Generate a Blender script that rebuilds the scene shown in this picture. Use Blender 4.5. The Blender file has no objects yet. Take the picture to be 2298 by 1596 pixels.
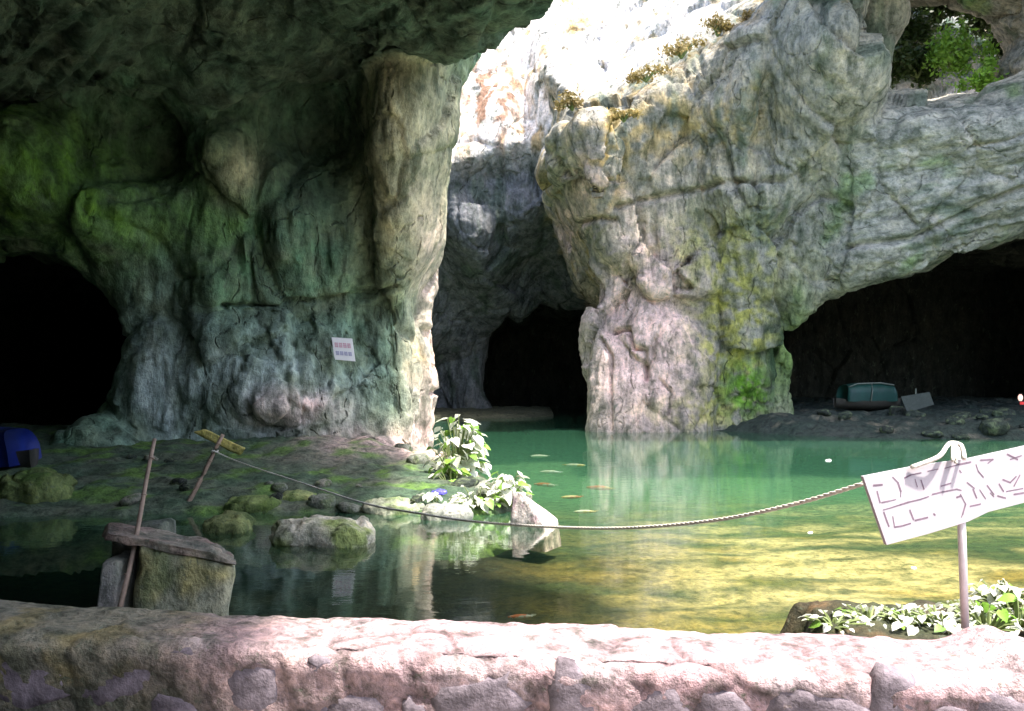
import bpy, math, random
import numpy as np
from mathutils import Vector, Matrix, Euler

# ------------------------------------------------------------------ camera, sky, sun, exposure
S = bpy.context.scene
C = S.collection
F, CX, HZ, EYE = 1990.0, 1149.0, 850.0, 2.2      # focal length and horizon, in 2298 px wide picture units
cam_d = bpy.data.cameras.new('camera'); cam = bpy.data.objects.new('camera', cam_d); C.objects.link(cam)
cam.location = (0, 0, EYE); cam.rotation_euler = (math.radians(90), 0, 0)
cam_d.sensor_width = 36.0; cam_d.lens = 36.0 * F / 2298.0
cam_d.shift_y = (HZ - 798.0) / 2298.0
cam_d.clip_start = 0.05; cam_d.clip_end = 5000
S.camera = cam

SUN = Vector((0.32, -0.20, 0.93)).normalized()
world = bpy.data.worlds.new('World'); S.world = world; world.use_nodes = True
nt = world.node_tree; bg = nt.nodes['Background']
sky = nt.nodes.new('ShaderNodeTexSky'); sky.sky_type = 'NISHITA'; sky.sun_disc = False
sky.sun_elevation = math.asin(SUN.z); sky.sun_rotation = math.atan2(SUN.x, SUN.y)
sky.air_density = 1.0; sky.dust_density = 2.5; sky.ozone_density = 1.0
nt.links.new(sky.outputs[0], bg.inputs[0]); bg.inputs[1].default_value = 0.15
sun_d = bpy.data.lights.new('sun', 'SUN'); sun = bpy.data.objects.new('sun', sun_d); C.objects.link(sun)
sun_d.energy = 2.2; sun_d.angle = math.radians(2.5); sun_d.color = (1.0, 0.95, 0.88)
sun.rotation_euler = (-SUN).to_track_quat('-Z', 'Y').to_euler()
vs = S.view_settings; vs.view_transform = 'Standard'; vs.look = 'None'; vs.gamma = 1.0; vs.exposure = 2.6
S.cycles.max_bounces = 7; S.cycles.diffuse_bounces = 3; S.cycles.glossy_bounces = 3; S.cycles.transparent_max_bounces = 8

rng = np.random.default_rng(7); random.seed(7)

def W(x, y, Y):                       # picture point at a chosen distance -> world point
    return Vector(((x - CX) / F * Y, Y, EYE - (y - HZ) / F * Y))
def WX(x, Y): return (x - CX) / F * Y
def WZ(y, Y): return EYE - (y - HZ) / F * Y
def on_water(x, y, z=0.0):            # picture point lying at height z
    Y = (EYE - z) * F / (y - HZ); return Vector((WX(x, Y), Y, z))

# ------------------------------------------------------------------ noise
def _hash(ix, iy, iz, seed):
    h = (ix.astype(np.uint32) * np.uint32(374761393) + iy.astype(np.uint32) * np.uint32(668265263)
         + iz.astype(np.uint32) * np.uint32(2147483647) + np.uint32((seed * 974711 + 13) & 0xffffffff))
    h = (h ^ (h >> np.uint32(13))) * np.uint32(1274126177)
    h = (h ^ (h >> np.uint32(15))) * np.uint32(2246822519)
    return h ^ (h >> np.uint32(16))
def vnoise(P, seed=0):                # gradient noise at points, about -1..1
    P = P.astype(np.float32); I = np.floor(P); f = P - I; I = I.astype(np.int64)
    u = f * f * f * (f * (f * 6 - 15) + 10); out = np.zeros(len(P), np.float32)
    for dx in (0, 1):
        for dy in (0, 1):
            for dz in (0, 1):
                h = _hash(I[:, 0] + dx, I[:, 1] + dy, I[:, 2] + dz, seed)
                gx = (h & 1023).astype(np.float32) / 511.5 - 1
                gy = ((h >> np.uint32(10)) & 1023).astype(np.float32) / 511.5 - 1
                gz = ((h >> np.uint32(20)) & 1023).astype(np.float32) / 511.5 - 1
                w = (u[:, 0] if dx else 1 - u[:, 0]) * (u[:, 1] if dy else 1 - u[:, 1]) * (u[:, 2] if dz else 1 - u[:, 2])
                out += w * (gx * (f[:, 0] - dx) + gy * (f[:, 1] - dy) + gz * (f[:, 2] - dz))
    return out * 1.4
def fbm(P, octaves=4, seed=0, gain=0.5, ridged=False):
    o = np.zeros(len(P), np.float32); a = 1.0; Q = P.astype(np.float32)
    for k in range(octaves):
        n = vnoise(Q, seed + k * 17)
        o += a * ((1 - 2 * np.abs(n)) if ridged else n); a *= gain; Q = Q * 2.03 + 11.3
    return o
def facets(P, seed=0, tilt=0.5):      # broken rock: every cell is a tilted plane; returns (height, crack 0..1)
    n = len(P); I = np.floor(P).astype(np.int64)
    d1 = np.full(n, 9e9, np.float32); d2 = np.full(n, 9e9, np.float32); hgt = np.zeros(n, np.float32)
    for dx in (-1, 0, 1):
        for dy in (-1, 0, 1):
            for dz in (-1, 0, 1):
                J = I + np.array([dx, dy, dz]); h = _hash(J[:, 0], J[:, 1], J[:, 2], seed)
                c = np.stack([(h & 1023), (h >> np.uint32(10)) & 1023, (h >> np.uint32(20)) & 1023], 1).astype(np.float32) / 1023.0
                D = (P - (J + c)).astype(np.float32); d = (D * D).sum(1)
                g = _hash(J[:, 0], J[:, 1], J[:, 2], seed + 5)
                t = np.stack([(g & 1023), (g >> np.uint32(10)) & 1023, (g >> np.uint32(20)) & 1023], 1).astype(np.float32) / 511.5 - 1
                v = (D * t).sum(1) * tilt + t[:, 0] * 0.25
                near = d < d1
                d2 = np.where(near, d1, np.minimum(d2, d)); hgt = np.where(near, v, hgt); d1 = np.where(near, d, d1)
    return hgt, np.clip((np.sqrt(d2) - np.sqrt(d1)) / 0.12, 0, 1)
def sstep(a, b, x): t = np.clip((x - a) / (b - a), 0, 1); return t * t * (3 - 2 * t)

# ------------------------------------------------------------------ materials
def new_mat(name):
    m = bpy.data.materials.new(name); m.use_nodes = True
    return m, m.node_tree, m.node_tree.nodes['Principled BSDF']
def ramp(t, stops):
    r = t.nodes.new('ShaderNodeValToRGB'); e = r.color_ramp.elements
    while len(e) < len(stops): e.new(0.5)
    for k, (p, c) in enumerate(stops): e[k].position = p; e[k].color = (*c, 1) if len(c) == 3 else c
    return r
def noise_node(t, vec, scale, detail=6, rough=0.6, dist=0.0):
    n = t.nodes.new('ShaderNodeTexNoise'); n.inputs['Scale'].default_value = scale; n.inputs['Detail'].default_value = detail
    n.inputs['Roughness'].default_value = rough; n.inputs['Distortion'].default_value = dist
    t.links.new(vec, n.inputs['Vector']); return n
def mapped(t, scale, rot=(0, 0, 0), coord='Object'):
    tc = t.nodes.new('ShaderNodeTexCoord'); mp = t.nodes.new('ShaderNodeMapping')
    mp.inputs['Scale'].default_value = scale; mp.inputs['Rotation'].default_value = rot
    t.links.new(tc.outputs[coord], mp.inputs[0]); return mp.outputs[0]
def mixc(t, blend, fac, a, b):
    m = t.nodes.new('ShaderNodeMix'); m.data_type = 'RGBA'; m.blend_type = blend
    for sock, v in ((m.inputs[0], fac), (m.inputs[6], a), (m.inputs[7], b)):
        if isinstance(v, (int, float)): sock.default_value = v
        elif isinstance(v, tuple): sock.default_value = (*v, 1)
        else: t.links.new(v, sock)
    return m.outputs[2]
def bump(t, h, strength, dist, prev=None):
    b = t.nodes.new('ShaderNodeBump'); b.inputs['Strength'].default_value = strength; b.inputs['Distance'].default_value = dist
    t.links.new(h, b.inputs['Height'])
    if prev is not None: t.links.new(prev, b.inputs['Normal'])
    return b.outputs[0]

def rock_material(name, use_attr=True, base=(0.25, 0.25, 0.2), fine=1.0, rough=0.85, stretch=(1, 1, 0.35), cracks=True):
    m, t, p = new_mat(name)
    if use_attr:
        a = t.nodes.new('ShaderNodeAttribute'); a.attribute_name = 'Col'; col = a.outputs['Color']
    else:
        rgb = t.nodes.new('ShaderNodeRGB'); rgb.outputs[0].default_value = (*base, 1); col = rgb.outputs[0]
    v = mapped(t, (1, 1, 1)); vz = mapped(t, stretch)
    n1 = noise_node(t, vz, 2.2 * fine, 6, 0.68); n2 = noise_node(t, v, 7.0 * fine, 5, 0.7); n3 = noise_node(t, vz, 5.0 * fine, 3, 0.6, 1.0)
    r1 = ramp(t, [(0.34, (0.36, 0.40, 0.36)), (0.5, (1, 1, 1)), (0.68, (1.6, 1.5, 1.42))]); t.links.new(n1.outputs[0], r1.inputs[0])
    col = mixc(t, 'MULTIPLY', 1.0, col, r1.outputs[0])
    r2 = ramp(t, [(0.32, (0.45, 0.47, 0.45)), (0.5, (1, 1, 1)), (0.7, (1.35, 1.32, 1.3))]); t.links.new(n2.outputs[0], r2.inputs[0])
    col = mixc(t, 'MULTIPLY', 0.8, col, r2.outputs[0])
    r3 = ramp(t, [(0.60, (0, 0, 0)), (0.72, (1, 1, 1))]); t.links.new(n3.outputs[0], r3.inputs[0])
    f = t.nodes.new('ShaderNodeMath'); f.operation = 'MULTIPLY'; f.inputs[1].default_value = 0.7; t.links.new(r3.outputs[0], f.inputs[0])
    col = mixc(t, 'MIX', f.outputs[0], col, (0.09, 0.11, 0.075))
    cr = None                            # cracks: broken lines between irregular blocks
    for sc, lo, wd, amt in () if not cracks else ((0.38, 0.47, 0.014, 0.4),):
        nd = noise_node(t, v, 2.2 * sc * fine, 2, 0.5); sub = t.nodes.new('ShaderNodeVectorMath'); sub.operation = 'MULTIPLY_ADD'; sub.inputs[1].default_value = (0.45 / sc / fine,) * 3
        t.links.new(nd.outputs['Color'], sub.inputs[0]); t.links.new(vz, sub.inputs[2])
        vo = t.nodes.new('ShaderNodeTexVoronoi'); vo.feature = 'DISTANCE_TO_EDGE'; vo.inputs['Scale'].default_value = sc * fine; t.links.new(sub.outputs[0], vo.inputs['Vector'])
        e = t.nodes.new('ShaderNodeMapRange'); e.inputs['From Max'].default_value = wd; e.inputs['To Min'].default_value = 1; e.inputs['To Max'].default_value = 0; t.links.new(vo.outputs['Distance'], e.inputs[0])
        gate = t.nodes.new('ShaderNodeMapRange'); gate.inputs['From Min'].default_value = lo; gate.inputs['From Max'].default_value = lo + 0.08; t.links.new(n1.outputs[0] if sc > 1 else n3.outputs[0], gate.inputs[0])
        mu = t.nodes.new('ShaderNodeMath'); mu.operation = 'MULTIPLY'; t.links.new(e.outputs[0], mu.inputs[0]); t.links.new(gate.outputs[0], mu.inputs[1])
        m2 = t.nodes.new('ShaderNodeMath'); m2.operation = 'MULTIPLY'; m2.inputs[1].default_value = amt; t.links.new(mu.outputs[0], m2.inputs[0])
        col = mixc(t, 'MIX', m2.outputs[0], col, (0.035, 0.04, 0.03))
        if cr is None: cr = mu.outputs[0]
        else:
            ad = t.nodes.new('ShaderNodeMath'); ad.operation = 'MAXIMUM'; t.links.new(cr, ad.inputs[0]); t.links.new(mu.outputs[0], ad.inputs[1]); cr = ad.outputs[0]
    t.links.new(col, p.inputs['Base Color']); p.inputs['Roughness'].default_value = rough
    p.inputs['Specular IOR Level'].default_value = 0.25
    def madd(x, k, y):
        q = t.nodes.new('ShaderNodeMath'); q.operation = 'MULTIPLY_ADD'; t.links.new(x, q.inputs[0]); q.inputs[1].default_value = k
        if y is None: q.inputs[2].default_value = 0.0
        else: t.links.new(y, q.inputs[2])
        return q.outputs[0]
    b = bump(t, madd(n1.outputs[0], 0.13, madd(n2.outputs[0], 0.05, madd(cr, -0.06, None) if cr else None)), 1.0, 1.0 / fine)
    t.links.new(b, p.inputs['Normal'])
    return m
M_ROCK = rock_material('cave_limestone')
M_CEIL = rock_material('ceiling_limestone', stretch=(0.5, 1.4, 1))
M_BOULDER = rock_material('boulder_limestone', fine=2.5, stretch=(1, 1, 0.6), cracks=False)

def plain(name, col, rough=0.6, var=0.25, scale=8.0, spec=0.3, metal=0.0, bmp=0.15):
    m, t, p = new_mat(name); v = mapped(t, (1, 1, 1)); n = noise_node(t, v, scale, 6, 0.65)
    r = ramp(t, [(0.3, tuple(c * (1 - var) for c in col)), (0.55, col), (0.75, tuple(min(1, c * (1 + var)) for c in col))])
    t.links.new(n.outputs[0], r.inputs[0]); t.links.new(r.outputs[0], p.inputs['Base Color'])
    p.inputs['Roughness'].default_value = rough; p.inputs['Specular IOR Level'].default_value = spec; p.inputs['Metallic'].default_value = metal
    if bmp: t.links.new(bump(t, n.outputs[0], bmp, 0.02), p.inputs['Normal'])
    return m

# ------------------------------------------------------------------ object helpers
def tag(o, label=None, cat=None, group=None, kind=None):
    if label: o['label'] = label
    if cat: o['category'] = cat
    if group: o['group'] = group
    if kind: o['kind'] = kind
    return o
def empty(name, loc=(0, 0, 0), rot=(0, 0, 0)):
    o = bpy.data.objects.new(name, None); C.objects.link(o); o.location = loc; o.rotation_euler = rot; o.empty_display_size = 0.1; return o
def link_mesh(name, me, mat=None, parent=None, loc=None, rot=None):
    o = bpy.data.objects.new(name, me); C.objects.link(o)
    if mat and not me.materials: me.materials.append(mat)
    if parent: o.parent = parent
    if loc is not None: o.location = loc
    if rot is not None: o.rotation_euler = rot
    return o
def np_mesh(name, V, Q, col=None, smooth=True):
    V = np.asarray(V, np.float32); Q = np.asarray(Q, np.int32); k = Q.shape[1]
    me = bpy.data.meshes.new(name); me.vertices.add(len(V)); me.vertices.foreach_set('co', V.ravel())
    me.loops.add(Q.size); me.loops.foreach_set('vertex_index', Q.ravel())
    me.polygons.add(len(Q)); me.polygons.foreach_set('loop_start', np.arange(0, Q.size, k, dtype=np.int32))
    me.polygons.foreach_set('loop_total', np.full(len(Q), k, np.int32))
    me.polygons.foreach_set('use_smooth', np.full(len(Q), smooth, bool))
    if col is not None:
        a = me.attributes.new('Col', 'FLOAT_COLOR', 'POINT')
        a.data.foreach_set('color', np.concatenate([col, np.ones((len(col), 1))], 1).astype(np.float32).ravel())
    me.update(calc_edges=True); return me
def py_mesh(name, verts, faces, smooth=False):
    me = bpy.data.meshes.new(name); me.from_pydata([tuple(v) for v in verts], [], faces); me.update()
    if smooth: me.polygons.foreach_set('use_smooth', [True] * len(me.polygons))
    return me
def vnormals(V, Q):
    n = np.cross(V[Q[:, 2]] - V[Q[:, 0]], V[Q[:, 3]] - V[Q[:, 1]]) if Q.shape[1] == 4 else np.cross(V[Q[:, 1]] - V[Q[:, 0]], V[Q[:, 2]] - V[Q[:, 0]])
    out = np.zeros((len(V), 3))
    for c in range(3):
        out[:, c] = np.bincount(Q.ravel(), np.repeat(n[:, c], Q.shape[1]), len(V))
    return out / np.maximum(np.linalg.norm(out, axis=1, keepdims=True), 1e-9)
def laplace(V, Q, it, lam=0.5):
    E = np.concatenate([np.stack([Q[:, i], Q[:, (i + 1) % Q.shape[1]]], 1) for i in range(Q.shape[1])])
    E = np.concatenate([E, E[:, ::-1]]); cnt = np.maximum(np.bincount(E[:, 0], minlength=len(V)), 1)
    for _ in range(it):
        A = np.stack([np.bincount(E[:, 0], V[E[:, 1], c], len(V)) for c in range(3)], 1) / cnt[:, None]
        V = V + lam * (A - V)
    return V

class MB:                              # collects shapes into one mesh
    def __init__(s): s.v = []; s.f = []
    def add(s, vs, fs): o = len(s.v); s.v += [Vector(v) for v in vs]; s.f += [tuple(i + o for i in f) for f in fs]; return s
    def tube(s, pts, rad, n=8, cap=True):
        pts = [Vector(p) for p in pts]; rs = rad if isinstance(rad, (list, tuple)) else [rad] * len(pts); vs = []; fs = []
        for i, p in enumerate(pts):
            d = (pts[min(i + 1, len(pts) - 1)] - pts[max(i - 1, 0)]).normalized()
            a = d.cross(Vector((0, 0, 1)) if abs(d.z) < 0.9 else Vector((1, 0, 0))).normalized(); b = d.cross(a)
            for k in range(n):
                t = 2 * math.pi * k / n; vs.append(p + (a * math.cos(t) + b * math.sin(t)) * rs[i])
        for i in range(len(pts) - 1):
            for k in range(n): fs.append((i * n + k, i * n + (k + 1) % n, (i + 1) * n + (k + 1) % n, (i + 1) * n + k))
        if cap: fs += [tuple(range(n))[::-1], tuple(range((len(pts) - 1) * n, len(pts) * n))]
        return s.add(vs, fs)
    def box(s, c, size, rot=None):
        c = Vector(c); R = rot or Matrix.Identity(3); hx, hy, hz = (q / 2 for q in size)
        vs = [c + R @ Vector((x * hx, y * hy, z * hz)) for x in (-1, 1) for y in (-1, 1) for z in (-1, 1)]
        return s.add(vs, [(0, 1, 3, 2), (4, 6, 7, 5), (0, 4, 5, 1), (2, 3, 7, 6), (0, 2, 6, 4), (1, 5, 7, 3)])
    def build(s, name, mat, parent=None, loc=None, smooth=False, rot=None):
        return link_mesh(name, py_mesh(name, s.v, s.f, smooth), mat, parent, loc, rot)
# ------------------------------------------------------------------ the cave rock: one solid on a grid, meshed, then broken up
VX = 0.3
gx = np.arange(-32, 40, VX, dtype=np.float32); gy = np.arange(-14, 67, VX, dtype=np.float32); gz = np.arange(-2.4, 30, VX, dtype=np.float32)
nx, ny, nz = len(gx), len(gy), len(gz)
X = gx[:, None, None]; Y = gy[None, :, None]; Z = gz[None, None, :]
def lattice(n, size, sp):
    k = int(size / sp) + 3; A = np.zeros((n, k), np.float32); t = np.arange(n) * VX / sp; i = t.astype(int); f = t - i; f = f * f * (3 - 2 * f)
    A[np.arange(n), i] = 1 - f; A[np.arange(n), i + 1] = f; return A, k
def gnoise(sx, sy, sz):
    A, ka = lattice(nx, nx * VX, sx); B, kb = lattice(ny, ny * VX, sy); D, kd = lattice(nz, nz * VX, sz)
    R = rng.uniform(-1, 1, (ka, kb, kd)).astype(np.float32)
    R = np.tensordot(A, R, (1, 0)); R = np.tensordot(R, B, (1, 1)); R = np.tensordot(R, D, (1, 1)); return R
def poly2(P):                          # signed distance to polygon on the x-z grid
    P = np.array(P, np.float32); gxx, gzz = np.meshgrid(gx, gz, indexing='ij'); d = np.full(gxx.shape, 1e9, np.float32); ins = np.zeros(gxx.shape, bool)
    for i in range(len(P)):
        a, b = P[i], P[(i + 1) % len(P)]; e = b - a; wx, wz = gxx - a[0], gzz - a[1]
        t = np.clip((wx * e[0] + wz * e[1]) / (e @ e + 1e-9), 0, 1); d = np.minimum(d, (wx - t * e[0]) ** 2 + (wz - t * e[1]) ** 2)
        c = (a[1] <= gzz) != (b[1] <= gzz)
        with np.errstate(divide='ignore', invalid='ignore'):
            ins ^= c & (wx < e[0] * wz / e[1] if e[1] else False)
    d = np.sqrt(d); return np.where(ins, -d, d)
def outline(px, Yr):
    out = []
    for x, y in px:
        d = Yr if not callable(Yr) else 37.0
        if callable(Yr):
            for _ in range(12): d = Yr(WZ(y, d))
        out.append((WX(x, d), WZ(y, d)))
    return out
def extrude(P, y0, y1, r):             # y0, y1 may vary over the x-z grid
    d2 = poly2(P)[:, None, :] + r
    y0 = np.asarray(y0, np.float32); y1 = np.asarray(y1, np.float32)
    if y0.ndim == 2: y0 = y0[:, None, :]
    if y1.ndim == 2: y1 = y1[:, None, :]
    b = np.maximum(y0 - Y, Y - y1) + r
    return np.minimum(np.maximum(d2, b), 0) + np.sqrt(np.maximum(d2, 0) ** 2 + np.maximum(b, 0) ** 2) - r
def bumps(base, lst, Yr):              # relief of a front face: (px, py, half-width px, half-height px, metres; minus = towards the open)
    o = np.zeros((nx, nz), np.float32) + base
    for x, y, sx, sy, a in lst:
        cx, cz = WX(x, Yr), WZ(y, Yr); kx, kz = sx / F * Yr, sy / F * Yr
        o = o + a * np.exp(-((gx[:, None] - cx) / kx) ** 2 - ((gz[None, :] - cz) / kz) ** 2)
    return o.astype(np.float32)
def ell(c, r): return (np.sqrt(((X - c[0]) / r[0]) ** 2 + ((Y - c[1]) / r[1]) ** 2 + ((Z - c[2]) / r[2]) ** 2) - 1) * min(r)
def interp_y(tab): return np.interp(gy, [a for a, _ in tab], [b for _, b in tab]).astype(np.float32)[None, :, None]

D = np.full((nx, ny, nz), 50, np.float32); ID = np.zeros((nx, ny, nz), np.int8)
def union(d, ident, k=0.7):
    global D
    closer = d < D; ID[closer] = ident
    h = np.clip(0.5 + 0.5 * (D - d) / k, 0, 1); D = D * (1 - h) + d * h - k * h * (1 - h)
TUN = np.zeros(D.shape, bool)
GN = gnoise(3, 3, 3)
def cut(d, k=0.5, tunnel=None):
    global D
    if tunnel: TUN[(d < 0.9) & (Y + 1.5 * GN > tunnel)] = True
    d = -d; h = np.clip(0.5 - 0.5 * (D - d) / k, 0, 1); D = D * (1 - h) + d * h + k * h * (1 - h)

# left pillar and the wall it stands in
LP = outline([(-1400, -400), (1085, -400), (1070, 20), (1045, 110), (1008, 190), (1004, 290), (985, 400), (970, 520), (935, 610), (910, 680), (925, 730),
              (938, 830), (930, 900), (920, 1000), (922, 1180), (-1400, 1180)], 22)
f = bumps(22.2, [(925, 200, 75, 190, -1.3), (890, 450, 70, 200, -0.9), (955, 830, 40, 220, -0.2), (690, 260, 120, 130, 1.2), (310, 330, 110, 80, 1.3),
                 (90, 400, 190, 140, -2.6), (270, 500, 140, 60, -0.9), (515, 350, 40, 70, -0.45), (480, 640, 60, 120, -0.5), (560, 860, 230, 130, -0.8),
                 (390, 180, 150, 50, -1.6), (660, 560, 50, 130, -0.6), (770, 610, 40, 110, -0.55), (600, 700, 300, 20, 0.35), (820, 760, 60, 200, 0.5),
                 (330, 880, 60, 200, -0.5), (640, 920, 90, 35, -0.5), (800, 1010, 160, 35, -0.9), (450, 1010, 200, 30, -0.5)], 22)
lpb = np.interp(gx, [-30, -7, -4, -2.2, -1], [31, 31, 28.5, 25.2, 24]).astype(np.float32)[:, None] + 0 * f
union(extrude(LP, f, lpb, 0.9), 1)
union(extrude([(-33, -3), (-33, 14), (-7.0, 14), (-7.0, -3)], 30.0, 64.0, 0.5), 6)                # closes the ground behind the pillar
union(np.maximum(ell((WX(190, 21), 21.4, -0.4), (1.3, 1.3, 1.7)), -50), 1)
# ceiling over the left half of the cave
xe = interp_y([(-14, 1.0), (5, 1.0), (7, 2.6), (8.5, 4.2), (10, 2.6), (11.5, 1.5), (13, 1.5), (16, 1.3), (19, 0.7), (20.5, -0.1), (22, -0.9), (24, -1.9), (27, -3.6), (34, -5.5), (66, -8)])  # unseen edge bulge near the wall is added to shade the near water
zr = 10.5 - 4.0 * sstep(12.5, 7.5, Y) - 1.1 * sstep(-4, -9, X) * sstep(10, 14, Y) + 0.35 * np.sin((X * 0.7 + Y * 0.73) * 0.9) + 0.25 * np.sin((X * 0.68 + Y * 0.73) * 2.1 + 1) + 0.8 * np.exp(-((X + 5) / 3) ** 2 - ((Y - 17) / 3) ** 2)  # unseen near part hangs lower to darken the left foreground
a = X - xe + 0.9; b = zr - Z + 0.9
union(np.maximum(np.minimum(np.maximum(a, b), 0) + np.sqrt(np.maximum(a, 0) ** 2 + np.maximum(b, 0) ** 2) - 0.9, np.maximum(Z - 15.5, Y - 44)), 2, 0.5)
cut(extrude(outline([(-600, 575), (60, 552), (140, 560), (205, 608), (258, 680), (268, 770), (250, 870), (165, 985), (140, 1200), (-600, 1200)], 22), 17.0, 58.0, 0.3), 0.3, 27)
# back cliff, hanging over a dark hole
zz = gz[None, :] + 0 * gx[:, None]; xx = gx[:, None] + 0 * gz[None, :]
lip = np.interp(gx, [-8, -4, -2.5, 0, 2, 4], [12.3, 13.2, 13.6, 14.6, 15.0, 14.5])[:, None]; fb = np.where(zz > lip, 46.5 + 0.6 * (zz - lip), 46.5 + (0.55 * (lip - zz) + 0.035 * (lip - zz) ** 2))
fb = np.minimum(fb, 55.5) + 0.9 * np.sin(xx * 0.9 + 0.3 * zz) * np.cos(zz * 0.45 + xx * 0.3) * sstep(13, 9, zz) - np.clip(-4.4 - xx, 0, 8) * 1.7
fb = fb + bumps(0, [(1230, 120, 25, 160, -1.2), (1180, 200, 22, 120, 0.8), (1340, 60, 60, 80, -0.8), (1120, 230, 40, 60, -0.9), (1060, 560, 70, 90, -1.6), (1180, 480, 70, 80, -1.5), (1110, 400, 80, 40, 0.8)], 47)
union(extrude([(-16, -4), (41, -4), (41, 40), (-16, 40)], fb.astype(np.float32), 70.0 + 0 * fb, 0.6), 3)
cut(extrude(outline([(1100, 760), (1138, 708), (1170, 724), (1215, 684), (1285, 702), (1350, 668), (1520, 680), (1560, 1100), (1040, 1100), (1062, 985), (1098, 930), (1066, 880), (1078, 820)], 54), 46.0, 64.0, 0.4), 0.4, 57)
# right pillar
RP = outline([(1348, 1060), (1346, 960), (1352, 850), (1342, 700), (1336, 590), (1322, 520), (1292, 470), (1276, 400), (1264, 355), (1266, 318), (1290, 292),
              (1340, 272), (1420, 240), (1470, 190), (1530, 160), (1600, 95), (1690, 65), (1740, 20), (1780, -60), (1890, -80), (1888, 60), (1893, 150), (1925, 190),
              (2000, 330), (2000, 640), (1900, 668), (1818, 722), (1812, 800), (1828, 880), (1840, 1060)], lambda z: 38.6 - 0.30 * min(max(z - 2, 0), 12) + 0.25 * max(z - 14, 0))
wl_ = (1 - sstep(7.6, 9.6, gx))[:, None]; lean_ = wl_ * (36.6 + 0.15 * np.clip(gz, 0, 8) - 0.34 * np.clip(gz - 9, 0, 6))[None, :] + (1 - wl_) * (37.6 - 0.30 * np.clip(gz - 2, 0, 12))[None, :]
fr = lean_ + 0.25 * np.clip(gz[None, :] - 14, 0, 9) + bumps(0, [(1330, 390, 42, 95, -1.6), (1240, 330, 30, 90, 0.8), (1800, 180, 95, 150, -2.2), (1680, 300, 40, 90, 1.2),
                 (1560, 300, 90, 60, -0.8), (1450, 300, 60, 90, 0.5), (1500, 470, 200, 70, -0.9), (1620, 580, 120, 60, -0.4), (1380, 700, 40, 120, 0.7), (1480, 820, 80, 170, -0.5),
                 (1735, 800, 22, 95, 0.9), (1690, 860, 40, 50, -0.5), (1780, 760, 30, 140, -0.3), (1330, 620, 30, 80, 0.6)], 38)
rpb = np.interp(gx, [2, 3.8, 6, 10, 30], [39.5, 39.8, 42, 43.5, 43.5]).astype(np.float32)[:, None] + 0 * fr
union(extrude(RP, fr.astype(np.float32), rpb, 0.8), 4)
zt = np.interp(gx, [2.2, 4.8, 8.0, 10.5, 14], [12.0, 12.8, 15.4, 17.0, 17.5]).astype(np.float32)[:, None, None] + 0.62 * (Y - 35.8)
zl = np.interp(gx, [2.2, 3.0, 4.0, 6.0], [11.0, 9.3, 7.2, 5.5]).astype(np.float32)[:, None, None]
xl = 2.35 + 0.02 * (Y - 36) + 0.5 * np.sin(Z * 0.9 + 1)
union(np.maximum(np.maximum((Z - zt) * 0.85, (zl - Z) * 0.7), np.maximum(np.maximum(xl - X, X - 15.2), np.maximum(36.4 - Y, Y - 60))), 4, 0.6)
for x0, y0_, x1_, y1_, Yd, ra in ((1268, 330, 1282, 405, 36.2, .3), (1330, 300, 1342, 455, 35.3, .62), (1285, 300, 1300, 420, 36.0, .38), (1375, 330, 1380, 430, 35.6, .4)):   # hanging drapery
    a_, b_ = W(x0, y0_, Yd), W(x1_, y1_, Yd); e_ = b_ - a_; L2 = e_.length_squared
    tt = np.clip(((X - a_.x) * e_.x + (Y - a_.y) * e_.y + (Z - a_.z) * e_.z) / L2, 0, 1)
    union(np.sqrt((X - a_.x - tt * e_.x) ** 2 + (Y - a_.y - tt * e_.y) ** 2 + (Z - a_.z - tt * e_.z) ** 2) - ra * (1.15 - 0.4 * tt), 4, 0.4)
# arch running off to the right, and the roof of the right-hand tunnel behind it
AR = outline([(1850, 350), (1900, 260), (1990, 245), (2190, 238), (2298, 205), (2420, 150), (3000, 60), (3000, 380), (2420, 480), (2298, 512), (2140, 560), (2020, 610), (1900, 665), (1840, 640)], 36)
fa = bumps(34.6, [(2100, 330, 260, 70, -1.4), (2100, 450, 300, 40, -0.4), (1980, 420, 60, 90, 0.3), (2150, 260, 90, 14, 0.3)], 36)
union(extrude(AR, fa, 42.0 + 0 * fa, 1.6), 5, 0.9)
union(extrude([(11.0, 8.0), (40, 8.0), (40, 13.9), (11.0, 13.7)], 36.0, 63.0, 0.6), 5)
cut(extrude([(12.6, -5), (12.5, 4.2), (15.9, 6.4), (20.2, 8.3), (26, 9.0), (36, 8.0), (36, -5)], 31.0, 39.0, 0.4), 0.4)
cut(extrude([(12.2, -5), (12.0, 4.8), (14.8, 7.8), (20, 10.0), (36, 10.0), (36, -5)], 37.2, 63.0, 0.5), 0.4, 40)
union(extrude(outline([(2275, 215), (2262, 150), (2295, 95), (2240, 30), (2150, -10), (2060, -50), (1900, -90), (1880, -260), (2900, -260), (2900, 215)], 41), 38.5, 44.0, 0.7), 5, 0.8)
# recess with plants seen over the arch
cut(np.maximum(ell((23.2, 48.5, 19.6), (4.6, 6.0, 3.8)), -50), 0.6)
# surrounding rock out of the picture, plus one slab added for shade
union(extrude([(25, -4), (40, -4), (40, 13), (28, 13)], -14.0, 37.0, 0.8), 6)
union(extrude([(9.5, 18.6), (40, 18.2), (40, 22), (11, 22)], 27.0, 35.5, 0.8), 6)  # unseen overhead slab, added to keep the sun off the right bank
union(np.maximum(np.maximum(Y + 9.0 + 0.25 * Z, np.where(X < 2, Z - 9.5, Z - 7.0)), -60), 6)
union(np.maximum(X + 17.5 - 0.02 * Y, Y - 24), 6)
D += 0.42 * gnoise(5, 5, 5) + 0.24 * gnoise(2.2, 2.2, 2.6) + 0.14 * gnoise(1.1, 1.1, 1.3)

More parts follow.
